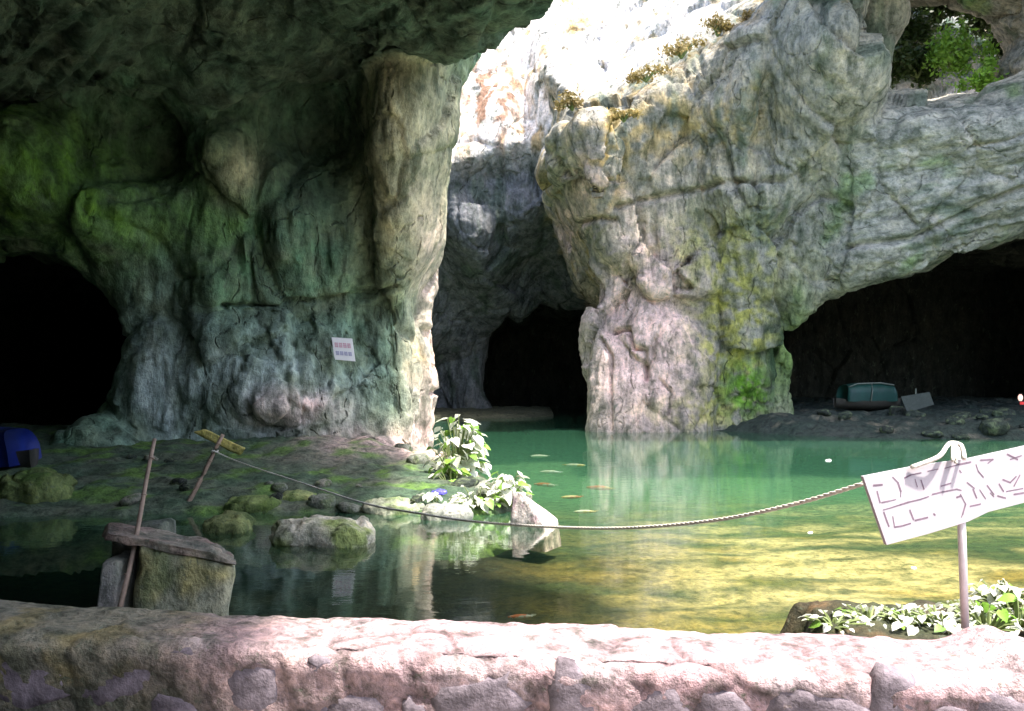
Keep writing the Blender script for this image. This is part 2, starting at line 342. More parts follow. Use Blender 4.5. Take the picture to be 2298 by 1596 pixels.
def surface_nets(D):
    s = D < 0
    def cells(i, j, k): return (i * (ny - 1) + j) * (nz - 1) + k
    cnt = np.zeros((nx - 1) * (ny - 1) * (nz - 1), np.int16); acc = None
    c = s[:-1, :-1, :-1].astype(np.int8)
    tot = sum(s[i:nx - 1 + i, j:ny - 1 + j, k:nz - 1 + k].astype(np.int8) for i in (0, 1) for j in (0, 1) for k in (0, 1))
    act = np.argwhere((tot > 0) & (tot < 8)); idx = np.full(tot.shape, -1, np.int32); idx[tuple(act.T)] = np.arange(len(act))
    acc = np.zeros((len(act), 3)); n = np.zeros(len(act))
    corner = {(i, j, k): D[act[:, 0] + i, act[:, 1] + j, act[:, 2] + k] for i in (0, 1) for j in (0, 1) for k in (0, 1)}
    for p in corner:
        for ax in range(3):
            if p[ax] == 0:
                q = tuple(1 if m == ax else p[m] for m in range(3)); a, b = corner[p], corner[q]; cr = (a < 0) != (b < 0)
                t = np.where(cr, a / np.where(cr, a - b, 1), 0)
                for m in range(3): acc[:, m] += np.where(cr, p[m] + (t if m == ax else 0), 0)
                n += cr
    V = (act + acc / n[:, None]) * VX + np.array([gx[0], gy[0], gz[0]])
    Q = []; own = []
    for ax in range(3):
        sl0 = [slice(1, -1)] * 3; sl1 = [slice(1, -1)] * 3; sl0[ax] = slice(0, -1); sl1[ax] = slice(1, None)
        a = s[tuple(sl0)]; b = s[tuple(sl1)]; e = np.argwhere(a != b)
        off = np.array([0 if m == ax else 1 for m in range(3)]); g = e + off; flip = a[tuple(e.T)]
        u, v = [(1, 2), (2, 0), (0, 1)][ax]; du = np.zeros(3, int); dv = np.zeros(3, int); du[u] = 1; dv[v] = 1
        q = np.stack([idx[tuple((g - du - dv).T)], idx[tuple((g - dv).T)], idx[tuple(g.T)], idx[tuple((g - du).T)]], 1)
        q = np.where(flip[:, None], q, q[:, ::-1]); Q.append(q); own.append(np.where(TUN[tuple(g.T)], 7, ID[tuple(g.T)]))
    return V, np.concatenate(Q), np.concatenate(own)
V0, Q0, own = surface_nets(D)
V0 = laplace(V0, Q0, 1, 0.4)
del D
fc = V0[Q0].mean(1); fn = np.cross(V0[Q0[:, 2]] - V0[Q0[:, 0]], V0[Q0[:, 3]] - V0[Q0[:, 1]]); fn /= np.maximum(np.linalg.norm(fn, axis=1, keepdims=True), 1e-9)
px = CX + fc[:, 0] / np.maximum(fc[:, 1], 0.1) * F; py = HZ - (fc[:, 2] - EYE) / np.maximum(fc[:, 1], 0.1) * F
view = fc - np.array([0, 0, EYE]); view /= np.linalg.norm(view, axis=1, keepdims=True)
seen = (fc[:, 1] > 6) & (px > -260) & (px < 2560) & (py > -220) & (py < 1250) & ((view * fn).sum(1) < 0.75)
print('rock quads', len(Q0), 'seen', seen.sum())

CRACKS = [([(500, 682), (600, 676), (720, 676), (800, 672), (885, 640)], 22, 0.07, 0.28), ([(1380, 745), (1416, 743), (1422, 786), (1447, 790), (1442, 850)], 37.5, 0.09, 0.4),
          ([(1350, 760), (1372, 800), (1366, 960)], 37.5, 0.08, 0.3), ([(935, 884), (972, 884)], 21.6, 0.06, 0.3), ([(560, 905), (580, 940), (625, 955)], 21.5, 0.06, 0.2),
          ([(1470, 850), (1495, 880), (1490, 930)], 37.5, 0.05, 0.2), ([(1545, 870), (1600, 868)], 37.5, 0.05, 0.2), ([(1290, 472), (1385, 486)], 36, 0.1, 0.3),
          ([(1400, 440), (1520, 415), (1640, 395), (1760, 400)], 34.5, 0.12, 0.35), ([(2170, 330), (2250, 318), (2298, 300)], 33.5, 0.06, 0.2), ([(1930, 545), (2060, 530), (2298, 420)], 34, 0.12, 0.3)]
def seg_dist(V, pts, Yr):
    d = np.full(len(V), 1e9)
    P = [np.array((WX(x, Yr), WZ(y, Yr))) for x, y in pts]
    for a, b in zip(P, P[1:]):
        e = b - a; w = V[:, [0, 2]] - a; t = np.clip((w @ e) / (e @ e), 0, 1); d = np.minimum(d, np.linalg.norm(w - t[:, None] * e, axis=1))
    return d
def displace(V, N, ident):
    wall = 1 - np.abs(N[:, 2])
    P = V + 0.22 * np.stack([vnoise(V * 0.8, s) for s in (1, 2, 3)], 1)
    h1, c1 = facets(P * np.array([0.42, 0.42, 0.26]), 3, 0.7); h2, c2 = facets(P * np.array([1.25, 1.25, 0.9]), 9, 0.6)
    gate = sstep(-0.1, 0.35, vnoise(V * 0.35, 77))
    d = 0.50 * h1 + (0.05 + 0.12 * gate) * h2 - 0.10 * (1 - c1) - 0.05 * gate * (1 - c2)
    d += 0.05 * fbm(V * 0.9, 4, 21, 0.55, True) + (0.015 + 0.03 * gate) * fbm(V * 4.0, 3, 31)
    if ident in (1, 3, 4):             # dripstone fluting
        fl = fbm(V * np.array([1.5, 1.5, 0.16]) + 0.4 * vnoise(V * 0.5, 8)[:, None], 3, 41, 0.6, True); d += 0.11 * fl * wall
    if ident in (2, 5):                # bedding that runs along the ceiling
        R = np.stack([V[:, 0] * 0.7 - V[:, 1] * 0.7, V[:, 0] * 0.7 + V[:, 1] * 0.7, V[:, 2]], 1) if ident == 2 else np.stack([V[:, 0] * 0.98 + V[:, 2] * 0.2, V[:, 1], V[:, 2] - V[:, 0] * 0.22], 1)
        k = np.array([0.12, 1.5, 1.2]) if ident == 2 else np.array([0.12, 0.8, 1.6])
        d += (0.2 if ident == 2 else 0.085) * fbm(R * k, 4, 51, 0.55, True)
    if ident in (1, 4, 5):
        for pts, Yr, w, dep in CRACKS: 
            dd = seg_dist(V, pts, Yr); near = np.abs(V[:, 1] - Yr) < 4; d -= near * dep * np.exp(-(dd / w) ** 2)
    if ident == 3: d = d * 0.75
    if ident == 4: d = d + 0.22 * h1
    if ident == 1: d = d * (1 - 0.55 * np.clip(patch(V, 925, 180, 85, 190, 21) + patch(V, 890, 430, 90, 180, 21), 0, 1))
    return d, c1, c2

GREY = np.array([.28, .28, .20]); DARK = np.array([.045, .075, .045]); MOSS = np.array([.12, .24, .025]); OCHRE = np.array([.40, .27, .07]); PINK = np.array([.68, .48, .44]); BUFF = np.array([.36, .33, .21]); WHITE = np.array([.76, .70, .66])
BLUEG = np.array([.19, .21, .19])
def patch(V, x, y, sx, sy, Yr): return np.exp(-((V[:, 0] - WX(x, Yr)) / (sx / F * Yr)) ** 2 - ((V[:, 2] - WZ(y, Yr)) / (sy / F * Yr)) ** 2)
def pigment(V, N, ident, c1, c2):
    n1 = fbm(V * 0.35, 4, 61); n2 = fbm(V * np.array([0.9, 0.9, 0.3]), 4, 71); n3 = fbm(V * 1.6, 4, 81); st = fbm(V * np.array([1.6, 1.6, 0.12]), 3, 91)
    col = np.tile(GREY, (len(V), 1))
    def mix(c, w): 
        nonlocal col; w = np.clip(w + np.zeros(len(V)), 0, 1)[:, None]; col = col * (1 - w) + c * w
    mix(BLUEG, sstep(0.1, 0.6, n1) * 0.7); mix(BUFF, sstep(0.0, 0.5, -n1) * 0.6)
    if ident == 1:
        mix(np.array([.085, .19, .115]), 0.72 + 0.3 * n3); mix(DARK, sstep(0.05, 0.5, n2) * 0.8)
        mix(DARK, 0.8 * patch(V, 690, 330, 170, 200, 22) + 0.7 * patch(V, 300, 330, 130, 110, 22))  # shade of the two hollows deepened in the colour
        mix(MOSS * 0.9, (patch(V, 60, 400, 240, 150, 21) + 0.6 * patch(V, 300, 520, 130, 70, 22) + 0.5 * patch(V, 500, 500, 80, 150, 22)) * (0.75 + 0.5 * n3))
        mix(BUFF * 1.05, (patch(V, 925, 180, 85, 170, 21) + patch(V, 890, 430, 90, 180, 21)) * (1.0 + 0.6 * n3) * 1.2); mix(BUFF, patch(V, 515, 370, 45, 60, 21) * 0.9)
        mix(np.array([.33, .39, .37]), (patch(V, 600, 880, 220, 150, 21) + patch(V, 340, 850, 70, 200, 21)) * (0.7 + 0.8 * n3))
        mix(PINK, (patch(V, 955, 800, 45, 260, 21) * 1.6 + patch(V, 830, 1010, 190, 45, 21) + 0.8 * patch(V, 650, 920, 100, 40, 21)) * (0.8 + 0.6 * n3))
        mix(OCHRE, 0.6 * patch(V, 910, 790, 25, 60, 21) * (0.5 + n3))
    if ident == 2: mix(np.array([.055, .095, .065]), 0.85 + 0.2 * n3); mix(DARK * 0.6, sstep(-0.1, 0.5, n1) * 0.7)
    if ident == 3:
        up = sstep(12.5, 15, V[:, 2]); mix(WHITE, up * 0.85); mix(OCHRE * 0.9, up * sstep(0.15, 0.55, st) * 0.8); mix(OCHRE * .8, up * patch(V, 1300, 60, 30, 130, 47)); mix(DARK, up * sstep(0.35, 0.6, n3) * 0.5); mix(np.array([.23, .135, .09]), (1.5 * patch(V, 1105, 200, 85, 150, 47) + 0.6 * patch(V, 1330, 40, 50, 80, 48)) * sstep(-0.35, 0.25, st + 0.5 * n3) * 0.85); mix(DARK, 1.3 * patch(V, 2170, 70, 170, 130, 49) * (0.8 + 0.5 * n3))  # last dark patch paints the shade of the recess over the arch
        mix(np.array([.115, .12, .14]), (1 - up) * 0.85); mix(DARK, (1 - up) * sstep(0.1, 0.5, n2) * 0.6)  # shade under the overhang put into the rock colour
    if ident == 4:
        mix(np.array([.30, .275, .24]), 0.65); mix(DARK * 1.4, sstep(0.1, 0.55, n2) * 0.65)
        mix(OCHRE, (0.6 * patch(V, 1480, 300, 260, 100, 37) + patch(V, 1350, 400, 45, 90, 37)) * sstep(-0.3, 0.4, n3))
        mix(PINK, (patch(V, 1450, 760, 110, 220, 37.5) * 1.4 + 0.8 * patch(V, 1310, 430, 25, 70, 37)) * (1.0 + 0.5 * n3))
        mix(np.array([.31, .29, .08]), (1.2 * patch(V, 1640, 760, 100, 190, 37.5) * 1.0 + 0.5 * patch(V, 1560, 560, 170, 80, 37) + 0.6 * patch(V, 1520, 930, 120, 40, 37)) * sstep(-0.5, 0.4, n3 + 0.6 * fbm(V * 2.6, 3, 96)))
        mix(np.array([.15, .31, .03]), 1.3 * patch(V, 1680, 875, 55, 60, 37.5) * sstep(-0.7, 0.2, fbm(V * 3.0, 3, 95))); mix(DARK, patch(V, 1735, 800, 22, 110, 37.5) * 1.2); mix(MOSS, patch(V, 1780, 800, 35, 130, 37.5) * 0.7); mix(np.array([.17, .12, .05]), sstep(0.3, 0.8, N[:, 2]) * sstep(9, 12, V[:, 2]) * sstep(0.0, 0.5, n1 + n3) * 0.8); mix(WHITE, sstep(0.25, 0.6, N[:, 2]) * sstep(38, 40, V[:, 1]) * 0.9); mix(OCHRE * 0.8, sstep(38, 40, V[:, 1]) * sstep(0.2, 0.5, st) * 0.6)
    if ident == 5:
        mix(np.array([.33, .31, .28]), 0.7); mix(DARK * 1.6, sstep(0.15, 0.55, fbm(V * np.array([0.25, 0.8, 1.2]), 4, 15)) * 0.6); mix(MOSS, sstep(0.2, 0.6, n1) * 0.5)
    if ident == 7: mix(np.array([.012, .014, .011]), 0.95)  # tunnel darkness painted into the rock colour
    if ident == 6: mix(np.array([.10, .12, .08]), 0.8)
    return np.clip(col * (0.9 + 0.25 * n3[:, None]), 0.01, 0.8)

K = 4
def refine(Q):
    q = V0[Q]; u = np.linspace(0, 1, K + 1); U, Vv = np.meshgrid(u, u, indexing='ij'); U = U.ravel()[None, :, None]; Vv = Vv.ravel()[None, :, None]
    P = (q[:, None, 0] * (1 - U) * (1 - Vv) + q[:, None, 1] * U * (1 - Vv) + q[:, None, 2] * U * Vv + q[:, None, 3] * (1 - U) * Vv)
    flat = P.reshape(-1, 3); key = np.round((flat + 64) * 2000).astype(np.int64); key = (key[:, 0] << 42) | (key[:, 1] << 21) | key[:, 2]
    _, first, inv = np.unique(key, return_index=True, return_inverse=True)
    g = np.arange((K + 1) ** 2).reshape(K + 1, K + 1); loc = np.stack([g[:-1, :-1], g[1:, :-1], g[1:, 1:], g[:-1, 1:]], -1).reshape(-1, 4)
    quads = (np.arange(len(Q))[:, None, None] * (K + 1) ** 2 + loc[None]).reshape(-1, 4)
    refine.inv = inv.reshape(len(Q), -1)[:, [0, (K + 1) * K, (K + 1) ** 2 - 1, K]]
    return flat[first], inv.reshape(-1)[quads]
NAMES = {1: 'rock_pillar_left', 2: 'cave_ceiling', 3: 'cliff_back', 4: 'rock_pillar_right', 5: 'rock_arch', 6: 'cave_wall_and_shade_slab', 7: 'tunnel_wall'}
LABELS = {1: 'dark mossy limestone pillar carrying the small white notice', 2: 'dark limestone ceiling over the left half of the cave', 3: 'pale sunlit limestone cliff behind the pillars',
          4: 'pinkish and mossy limestone pillar rising straight out of the pond', 5: 'grey limestone arch over the black tunnel on the right', 6: 'dark limestone walls around the cave and an unseen slab added for shade', 7: 'rock of the three tunnels with their darkness put into its colour'}
N0 = vnormals(V0, Q0)
# one displacement for all rock, so that neighbouring masses keep meeting
fineV, fineQ = refine(Q0[seen]); to_fine = np.full(len(V0), -1, np.int64); to_fine[Q0[seen].ravel()] = refine.inv.ravel(); fineO = np.repeat(own[seen], K * K)
fineV = laplace(fineV, fineQ, 4, 0.6); fineN = vnormals(fineV, fineQ)
vo = np.zeros(len(fineV), np.int8); vo[fineQ.ravel()] = np.repeat(fineO, 4)
disp = np.zeros(len(fineV)); colr = np.zeros((len(fineV), 3))
for k in NAMES:
    m = vo == k
    if m.sum():
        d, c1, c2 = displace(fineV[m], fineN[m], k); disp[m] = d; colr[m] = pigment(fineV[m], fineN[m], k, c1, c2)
E = np.concatenate([np.stack([fineQ[:, i], fineQ[:, (i + 1) % 4]], 1) for i in range(4)]); E = np.concatenate([E, E[:, ::-1]]); cn = np.maximum(np.bincount(E[:, 0], minlength=len(fineV)), 1)
def soft(a, it):                       # blends the joint between masses
    for _ in range(it): a = 0.5 * a + 0.5 * np.bincount(E[:, 0], a[E[:, 1]], len(a)) / cn
    return a
mixed = np.bincount(fineQ.ravel(), np.repeat(fineO.astype(float), 4), len(fineV)) / np.maximum(np.bincount(fineQ.ravel(), minlength=len(fineV)), 1)
jn = np.clip(soft((np.abs(mixed - np.round(mixed)) > 0.01).astype(float), 8) * 6, 0, 1)
disp = disp * (1 - jn) + soft(disp, 10) * jn; colr = np.stack([colr[:, c] * (1 - jn) + soft(colr[:, c], 10) * jn for c in range(3)], 1)
fineV = fineV + fineN * disp[:, None]
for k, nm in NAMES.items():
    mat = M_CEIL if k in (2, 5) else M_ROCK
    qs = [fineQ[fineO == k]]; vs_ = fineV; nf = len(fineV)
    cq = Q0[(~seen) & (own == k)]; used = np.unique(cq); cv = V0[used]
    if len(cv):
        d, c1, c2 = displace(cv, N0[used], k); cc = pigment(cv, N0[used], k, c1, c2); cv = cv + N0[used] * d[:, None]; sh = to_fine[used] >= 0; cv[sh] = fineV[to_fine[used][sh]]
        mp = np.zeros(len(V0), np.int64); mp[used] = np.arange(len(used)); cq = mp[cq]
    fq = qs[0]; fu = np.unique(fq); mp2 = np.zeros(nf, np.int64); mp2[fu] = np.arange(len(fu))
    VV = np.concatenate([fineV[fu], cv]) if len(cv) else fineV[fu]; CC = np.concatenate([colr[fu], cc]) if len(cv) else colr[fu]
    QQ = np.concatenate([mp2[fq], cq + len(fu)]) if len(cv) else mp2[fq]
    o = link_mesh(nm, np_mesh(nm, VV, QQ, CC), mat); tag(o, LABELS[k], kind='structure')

# ------------------------------------------------------------------ banks, bed, water, path
def sheet(name, x0, x1, y0, y1, res, zf, cf, mat, label, kind='structure', keep=-0.6):
    ax = np.arange(x0, x1 + res / 2, res); ay = np.arange(y0, y1 + res / 2, res); A, B = np.meshgrid(ax, ay, indexing='ij')
    P = np.stack([A.ravel(), B.ravel(), np.zeros(A.size)], 1); P[:, 2] = zf(P); g = np.arange(A.size).reshape(A.shape)
    Q = np.stack([g[:-1, :-1], g[1:, :-1], g[1:, 1:], g[:-1, 1:]], -1).reshape(-1, 4)
    if keep is not None: Q = Q[(P[Q, 2] > keep).any(1)]
    u = np.unique(Q); mp = np.zeros(len(P), np.int64); mp[u] = np.arange(len(u)); P = P[u]
    o = link_mesh(name, np_mesh(name, P, mp[Q], cf(P)), mat); return tag(o, label, kind=kind)
def lerp_cols(P, pairs, base):
    col = np.tile(np.array(base), (len(P), 1))
    for c, w in pairs: w = np.clip(w + np.zeros(len(P)), 0, 1)[:, None]; col = col * (1 - w) + np.array(c) * w
    return np.clip(col, 0.01, 0.8)
def z_left(P):
    edge = np.interp(P[:, 0], [-14, -8, -5, -3, -1.2, -0.3, 0.25, 0.6], [13.0, 14.0, 14.6, 14.6, 14.2, 14.4, 15.4, 18.5]) + 0.3 * fbm(P * 0.9, 3, 5)
    side = np.interp(P[:, 1], [13, 15, 18, 22, 26], [0.6, 0.45, -0.3, -1.2, -1.6]) - P[:, 0]
    d = np.minimum(P[:, 1] - edge, side * 1.5)
    z = np.where(d > 0, 0.10 * np.sqrt(np.maximum(d, 0)) + 0.045 * d, 0.5 * d)
    z += np.clip(d, 0, 1) * (0.30 * np.exp(-((P[:, 0] + 3.4) / 2.6) ** 2 - ((P[:, 1] - 20.5) / 1.6) ** 2))
    return z + 0.05 * fbm(P * 2.0, 4, 6) + 0.09 * fbm(P * 0.9, 3, 16, 0.5, True) * np.clip(d, 0, 1)
sheet('mud_bank', -15, 1.4, 12.0, 24.5, 0.08, z_left, lambda P: lerp_cols(P, [((.05, .085, .05), 0.6 + fbm(P, 3, 3)), ((.36, .27, .24), 1.2 * sstep(-6.0, -2.5, P[:, 0]) * sstep(17.5, 20.5, P[:, 1]) * (0.8 + fbm(P, 3, 4))),
      ((.09, .17, .03), sstep(0.05, 0.5, fbm(P * 1.3, 3, 8)) * 0.8)], (.09, .10, .07)), M_BOULDER, 'low muddy bank with moss below the left pillar')
def z_right(P):
    edge = np.interp(P[:, 0], [8, 9.5, 11, 14, 18, 24, 30], [38, 36.5, 34.2, 32.8, 31.8, 31.2, 31.0]) + 0.5 * fbm(P * 0.6, 3, 15)
    d = P[:, 1] - edge
    z = np.where(d > 0, 0.7 * (1 - np.exp(-d * 0.4)), 0.5 * d); bl, _ = facets(P * np.array([0.8, 0.8, 0.8]), 12, 0.6)
    return z + np.clip(d, 0, 1) * (0.22 * bl + 0.12 * fbm(P * 1.2, 3, 18, 0.5, True))
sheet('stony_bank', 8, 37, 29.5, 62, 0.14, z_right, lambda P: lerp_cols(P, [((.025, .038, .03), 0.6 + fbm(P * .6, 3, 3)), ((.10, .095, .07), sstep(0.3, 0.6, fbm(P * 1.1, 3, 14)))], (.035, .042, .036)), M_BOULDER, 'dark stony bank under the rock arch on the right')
def z_back(P):
    edge = 48.6 + 0.3 * fbm(P * 0.5, 3, 25) + np.clip(P[:, 0] - 0.6, 0, 3) * 2.0; d = P[:, 1] - edge
    return np.where(d > 0, 0.4 * (1 - np.exp(-d * 0.4)), 0.5 * d) + 0.08 * fbm(P, 3, 26)
sheet('sand_bank', -5.5, 2.5, 46, 58, 0.15, z_back, lambda P: lerp_cols(P, [((.11, .11, .07), 0.6 + fbm(P, 3, 3))], (.08, .08, .05)), M_BOULDER, 'small pale bank at the mouth of the middle tunnel')
# pond bed, seen through the water
def z_bed(P):
    deep = sstep(12, 36, P[:, 1]); return -0.5 - 0.9 * deep + 0.07 * fbm(P * 0.7, 4, 33) - 0.7 * sstep(-1, -5, P[:, 0])
def c_bed(P):
    n = fbm(P * np.array([0.55, 0.9, 1]), 4, 34); n2 = fbm(P * np.array([0.8, 2.2, 1]), 4, 36)
    right = sstep(0.3, 3.5, P[:, 0] - 0.1 * (P[:, 1] - 9))
    return lerp_cols(P, [((.055, .055, .018), 0.75 + n), ((.26, .19, .045), sstep(-0.1, 0.45, n2) * (0.3 + 0.7 * right)), ((.55, .47, .22), right * sstep(8.0, 11.5, P[:, 1]) * sstep(-0.4, 0.4, n + 0.5 * n2) * 0.9), ((.16, .15, .06), right * sstep(0.15, 0.5, fbm(P * np.array([0.5, 1.6, 1]), 4, 39)) * 0.7),
                         ((.03, .055, .02), sstep(0.1, 0.5, -n2) * 0.7), ((.07, .17, .075), sstep(12, 25, P[:, 1])), ((.028, .028, .014), sstep(0.6, -0.8, P[:, 0] - 0.06 * (P[:, 1] - 8)) * sstep(18, 13, P[:, 1]))], (.12, .13, .03))
sheet('pond_bed', -30, 36, 3.6, 64, 0.2, z_bed, c_bed, M_BOULDER, 'weedy bottom of the pond', keep=None)

def water_material():
    m, t, p = new_mat('pond_water'); t.nodes.remove(p); out = t.nodes['Material Output']
    v = mapped(t, (1.0, 2.2, 1)); n1 = noise_node(t, v, 1.6, 4, 0.5, 0.3); n2 = noise_node(t, v, 6.0, 4, 0.5)
    b = bump(t, n1.outputs[0], 0.055, 0.05); b = bump(t, n2.outputs[0], 0.05, 0.01, b)
    gl = t.nodes.new('ShaderNodeBsdfGlossy'); gl.inputs['Roughness'].default_value = 0.03; gl.inputs['Color'].default_value = (0.9, 0.95, 0.92, 1); t.links.new(b, gl.inputs['Normal'])
    tr = t.nodes.new('ShaderNodeBsdfTransparent'); tr.inputs['Color'].default_value = (0.92, 0.93, 0.84, 1)
    df = t.nodes.new('ShaderNodeBsdfDiffuse'); df.inputs['Color'].default_value = (0.065, 0.21, 0.115, 1)
    body = t.nodes.new('ShaderNodeMixShader'); tcw = t.nodes.new('ShaderNodeTexCoord'); sx = t.nodes.new('ShaderNodeSeparateXYZ'); t.links.new(tcw.outputs['Object'], sx.inputs[0]); tb = t.nodes.new('ShaderNodeMapRange'); tb.interpolation_type = 'SMOOTHSTEP'; tb.inputs['From Min'].default_value = 7.0; tb.inputs['From Max'].default_value = 20; tb.inputs['To Min'].default_value = 0.03; tb.inputs['To Max'].default_value = 0.27; t.links.new(sx.outputs[1], tb.inputs[0]); t.links.new(tb.outputs[0], body.inputs[0]); t.links.new(tr.outputs[0], body.inputs[1]); t.links.new(df.outputs[0], body.inputs[2])
    fr = t.nodes.new('ShaderNodeFresnel'); fr.inputs['IOR'].default_value = 1.33; t.links.new(b, fr.inputs['Normal'])
    mr = t.nodes.new('ShaderNodeMapRange'); mr.inputs['From Min'].default_value = 0.02; mr.inputs['From Max'].default_value = 0.8; mr.inputs['To Min'].default_value = 0.12; mr.inputs['To Max'].default_value = 0.74
    t.links.new(fr.outputs[0], mr.inputs[0])
    mx = t.nodes.new('ShaderNodeMixShader'); t.links.new(mr.outputs[0], mx.inputs[0]); t.links.new(body.outputs[0], mx.inputs[1]); t.links.new(gl.outputs[0], mx.inputs[2]); t.links.new(mx.outputs[0], out.inputs['Surface'])
    return m
wm = py_mesh('pond_water', [(-31, 4.2, 0), (39, 4.2, 0), (39, 65, 0), (-31, 65, 0)], [(0, 1, 2, 3)])
tag(link_mesh('pond_water', wm, water_material()), 'still green water of the cave pond', kind='structure')
gm = py_mesh('ground', [(-1500, -1500, -2.6), (1500, -1500, -2.6), (1500, 1500, -2.6), (-1500, 1500, -2.6)], [(0, 1, 2, 3)])
tag(link_mesh('ground', gm, plain('ground_soil', (.14, .13, .08), 0.95)), 'ground around the cave', kind='structure')
sheet('path', -17, 25, -12, 4.0, 0.25, lambda P: 0.55 + 0.03 * fbm(P, 3, 44), lambda P: lerp_cols(P, [((.2, .19, .17), 0.5 + fbm(P, 3, 45))], (.28, .26, .23)), M_BOULDER, 'trodden stone path in front of the wall', keep=None)
# ------------------------------------------------------------------ finding the rock face
def face_y(x, y, Yg, rad=0.35, lo=3.0):          # nearest rock in front at a picture point near distance Yg
    w = W(x, y, Yg); m = (np.abs(fineV[:, 0] - w.x) < rad) & (np.abs(fineV[:, 2] - w.z) < rad) & (np.abs(fineV[:, 1] - Yg) < lo)
    return float(fineV[m, 1].min()) if m.any() else Yg

# ------------------------------------------------------------------ low wall in the foreground
M_MORTAR = rock_material('pink_mortar', fine=4.0, stretch=(1, 1, 1), cracks=False); M_STONE = plain('wall_stone', (.23, .19, .21), 0.9, 0.7, 9.0, 0.15, bmp=1.0)
def wyf(x): return 4.36 - 0.14 * x
wall = empty('stone_wall', (0, 4.0, 0.5)); tag(wall, 'low rubble stone wall capped with pink mortar in the foreground', 'wall')
ax = np.arange(-6.5, 6.3, 0.022); prof = []
for zz_ in np.arange(-0.6, 0.95, 0.06): prof.append((0.03, zz_))
for k in range(0, 7): a = k / 6 * math.pi / 2; prof.append((-0.06 + 0.09 * math.cos(a), 0.93 + 0.07 * math.sin(a)))
for q in np.linspace(-0.08, -0.52, 24): prof.append((q, 1.0 + 0.012 * math.sin((q + 0.08) / -0.44 * math.pi)))
for k in range(0, 7): a = k / 6 * math.pi / 2; prof.append((-0.52 - 0.07 * math.sin(a), 0.93 + 0.07 * math.cos(a)))
for zz_ in np.arange(0.91, 0.4, -0.022): prof.append((-0.585 + 0.12 * (0.91 - zz_), zz_))
prof = np.array(prof); A_, B_ = np.meshgrid(ax, np.arange(len(prof)), indexing='ij')
P = np.stack([A_.ravel(), wyf(A_.ravel()) + prof[B_.ravel(), 0], prof[B_.ravel(), 1]], 1)
g = np.arange(A_.size).reshape(A_.shape); WQ = np.stack([g[:-1, :-1], g[:-1, 1:], g[1:, 1:], g[1:, :-1]], -1).reshape(-1, 4)
wn = vnormals(P, WQ)
if wn[g[len(ax) // 2, 40], 2] < 0: WQ = WQ[:, ::-1]; wn = -wn
fh, fcr = facets(P * 3.0, 77, 0.5); fh2, fcr2 = facets(P * 8.0, 78, 0.5)
rid = fbm(P * np.array([6, 3, 6.]) + 0.7 * vnoise(P * 3, 4)[:, None], 4, 79, 0.55, True)
P = P + wn * (0.022 * fh + 0.005 * fh2 + 0.022 * fbm(P * 1.7, 3, 80) + 0.006 * rid - 0.016 * (1 - fcr) * sstep(-0.1, 0.2, vnoise(P * 1.5, 3)))[:, None]
P[:, 2] += 0.07 * np.exp(-((P[:, 0] - 2.15) / 0.14) ** 2) * np.clip(P[:, 2] - 0.5, 0, 0.5) * 2 + 0.06 * sstep(-2.2, -3.2, P[:, 0])
wc = lerp_cols(P, [((.34, .225, .235), sstep(-0.2, 0.5, fbm(P * 1.4, 4, 81))), ((.44, .34, .35), sstep(0.1, 0.6, fbm(P * 2.2, 4, 82))), ((.12, .09, .09), sstep(0.34, 0.5, fbm(P * 7, 4, 83)) * 0.7), ((.07, .05, .05), (1 - fcr) * sstep(0.0, 0.25, vnoise(P * 1.5, 3)) * 0.7),
                   ((.11, .12, .075), sstep(-0.5, -2.0, P[:, 0] + 0.35 * fbm(P * 1.5, 3, 84)) * 0.85), ((.17, .14, .06), sstep(-1.3, -2.0, P[:, 0]) * sstep(0.1, 0.5, fbm(P * 4, 3, 85)) * 0.7)], (.395, .275, .285))  # mossy left end, its colour also darkened for the shade there
wm_ = link_mesh('mortar', np_mesh('mortar', P - np.array([0, 4.0, 0.5]), WQ, wc), M_MORTAR, wall)
def stone_mesh(w, h, seed):
    r = random.Random(seed); n = 11; vs = []; an = [2 * math.pi * (k + r.uniform(-.25, .25)) / n for k in range(n)]; rr = [r.uniform(0.72, 1.15) for _ in an]
    for s_, dep in ((1.1, 0.05), (1.0, 0.006), (0.85, -0.010), (0.45, -0.015)):
        for a, q in zip(an, rr):
            c, s = math.cos(a), math.sin(a); e = 0.75
            vs.append((w / 2 * q * s_ * math.copysign(abs(c) ** e, c), dep + r.uniform(-.004, .004), h / 2 * q * s_ * math.copysign(abs(s) ** e, s)))
    vs.append((0, -0.016, 0)); fs = []
    for L in range(3):
        for k in range(n): fs.append((L * n + k, L * n + (k + 1) % n, (L + 1) * n + (k + 1) % n, (L + 1) * n + k))
    for k in range(n): fs.append((3 * n + k, 3 * n + (k + 1) % n, 4 * n))
    return py_mesh('stone', vs, fs, True)
for i, (x, y, w, h) in enumerate([(70, 1500, 150, 120), (290, 1505, 190, 110), (430, 1470, 88, 66), (565, 1540, 115, 150), (400, 1575, 110, 80), (720, 1470, 60, 40), (790, 1575, 120, 70), (715, 1590, 60, 60),
                                 (1065, 1560, 215, 120), (1280, 1548, 105, 140), (930, 1590, 50, 80), (1490, 1575, 120, 100), (1620, 1570, 110, 90), (1840, 1580, 250, 90), (2010, 1545, 110, 110), (2120, 1590, 80, 70), (2240, 1580, 100, 90)]):
    Yw = 3.77; y += 22; w *= 1.3; h *= 1.2
    for _ in range(6): Xw = WX(x, Yw); Yw = wyf(Xw) - 0.57 
    z = WZ(y, Yw); o = link_mesh('stone', stone_mesh(w / F * Yw, h / F * Yw, i), M_STONE, wall)
    o.location = (Xw, Yw - 4.0 + 0.12 * max(0, .91 - z) - 0.014, z - 0.5); o.rotation_euler = (0.12, random.uniform(-.15, .15), -0.14)

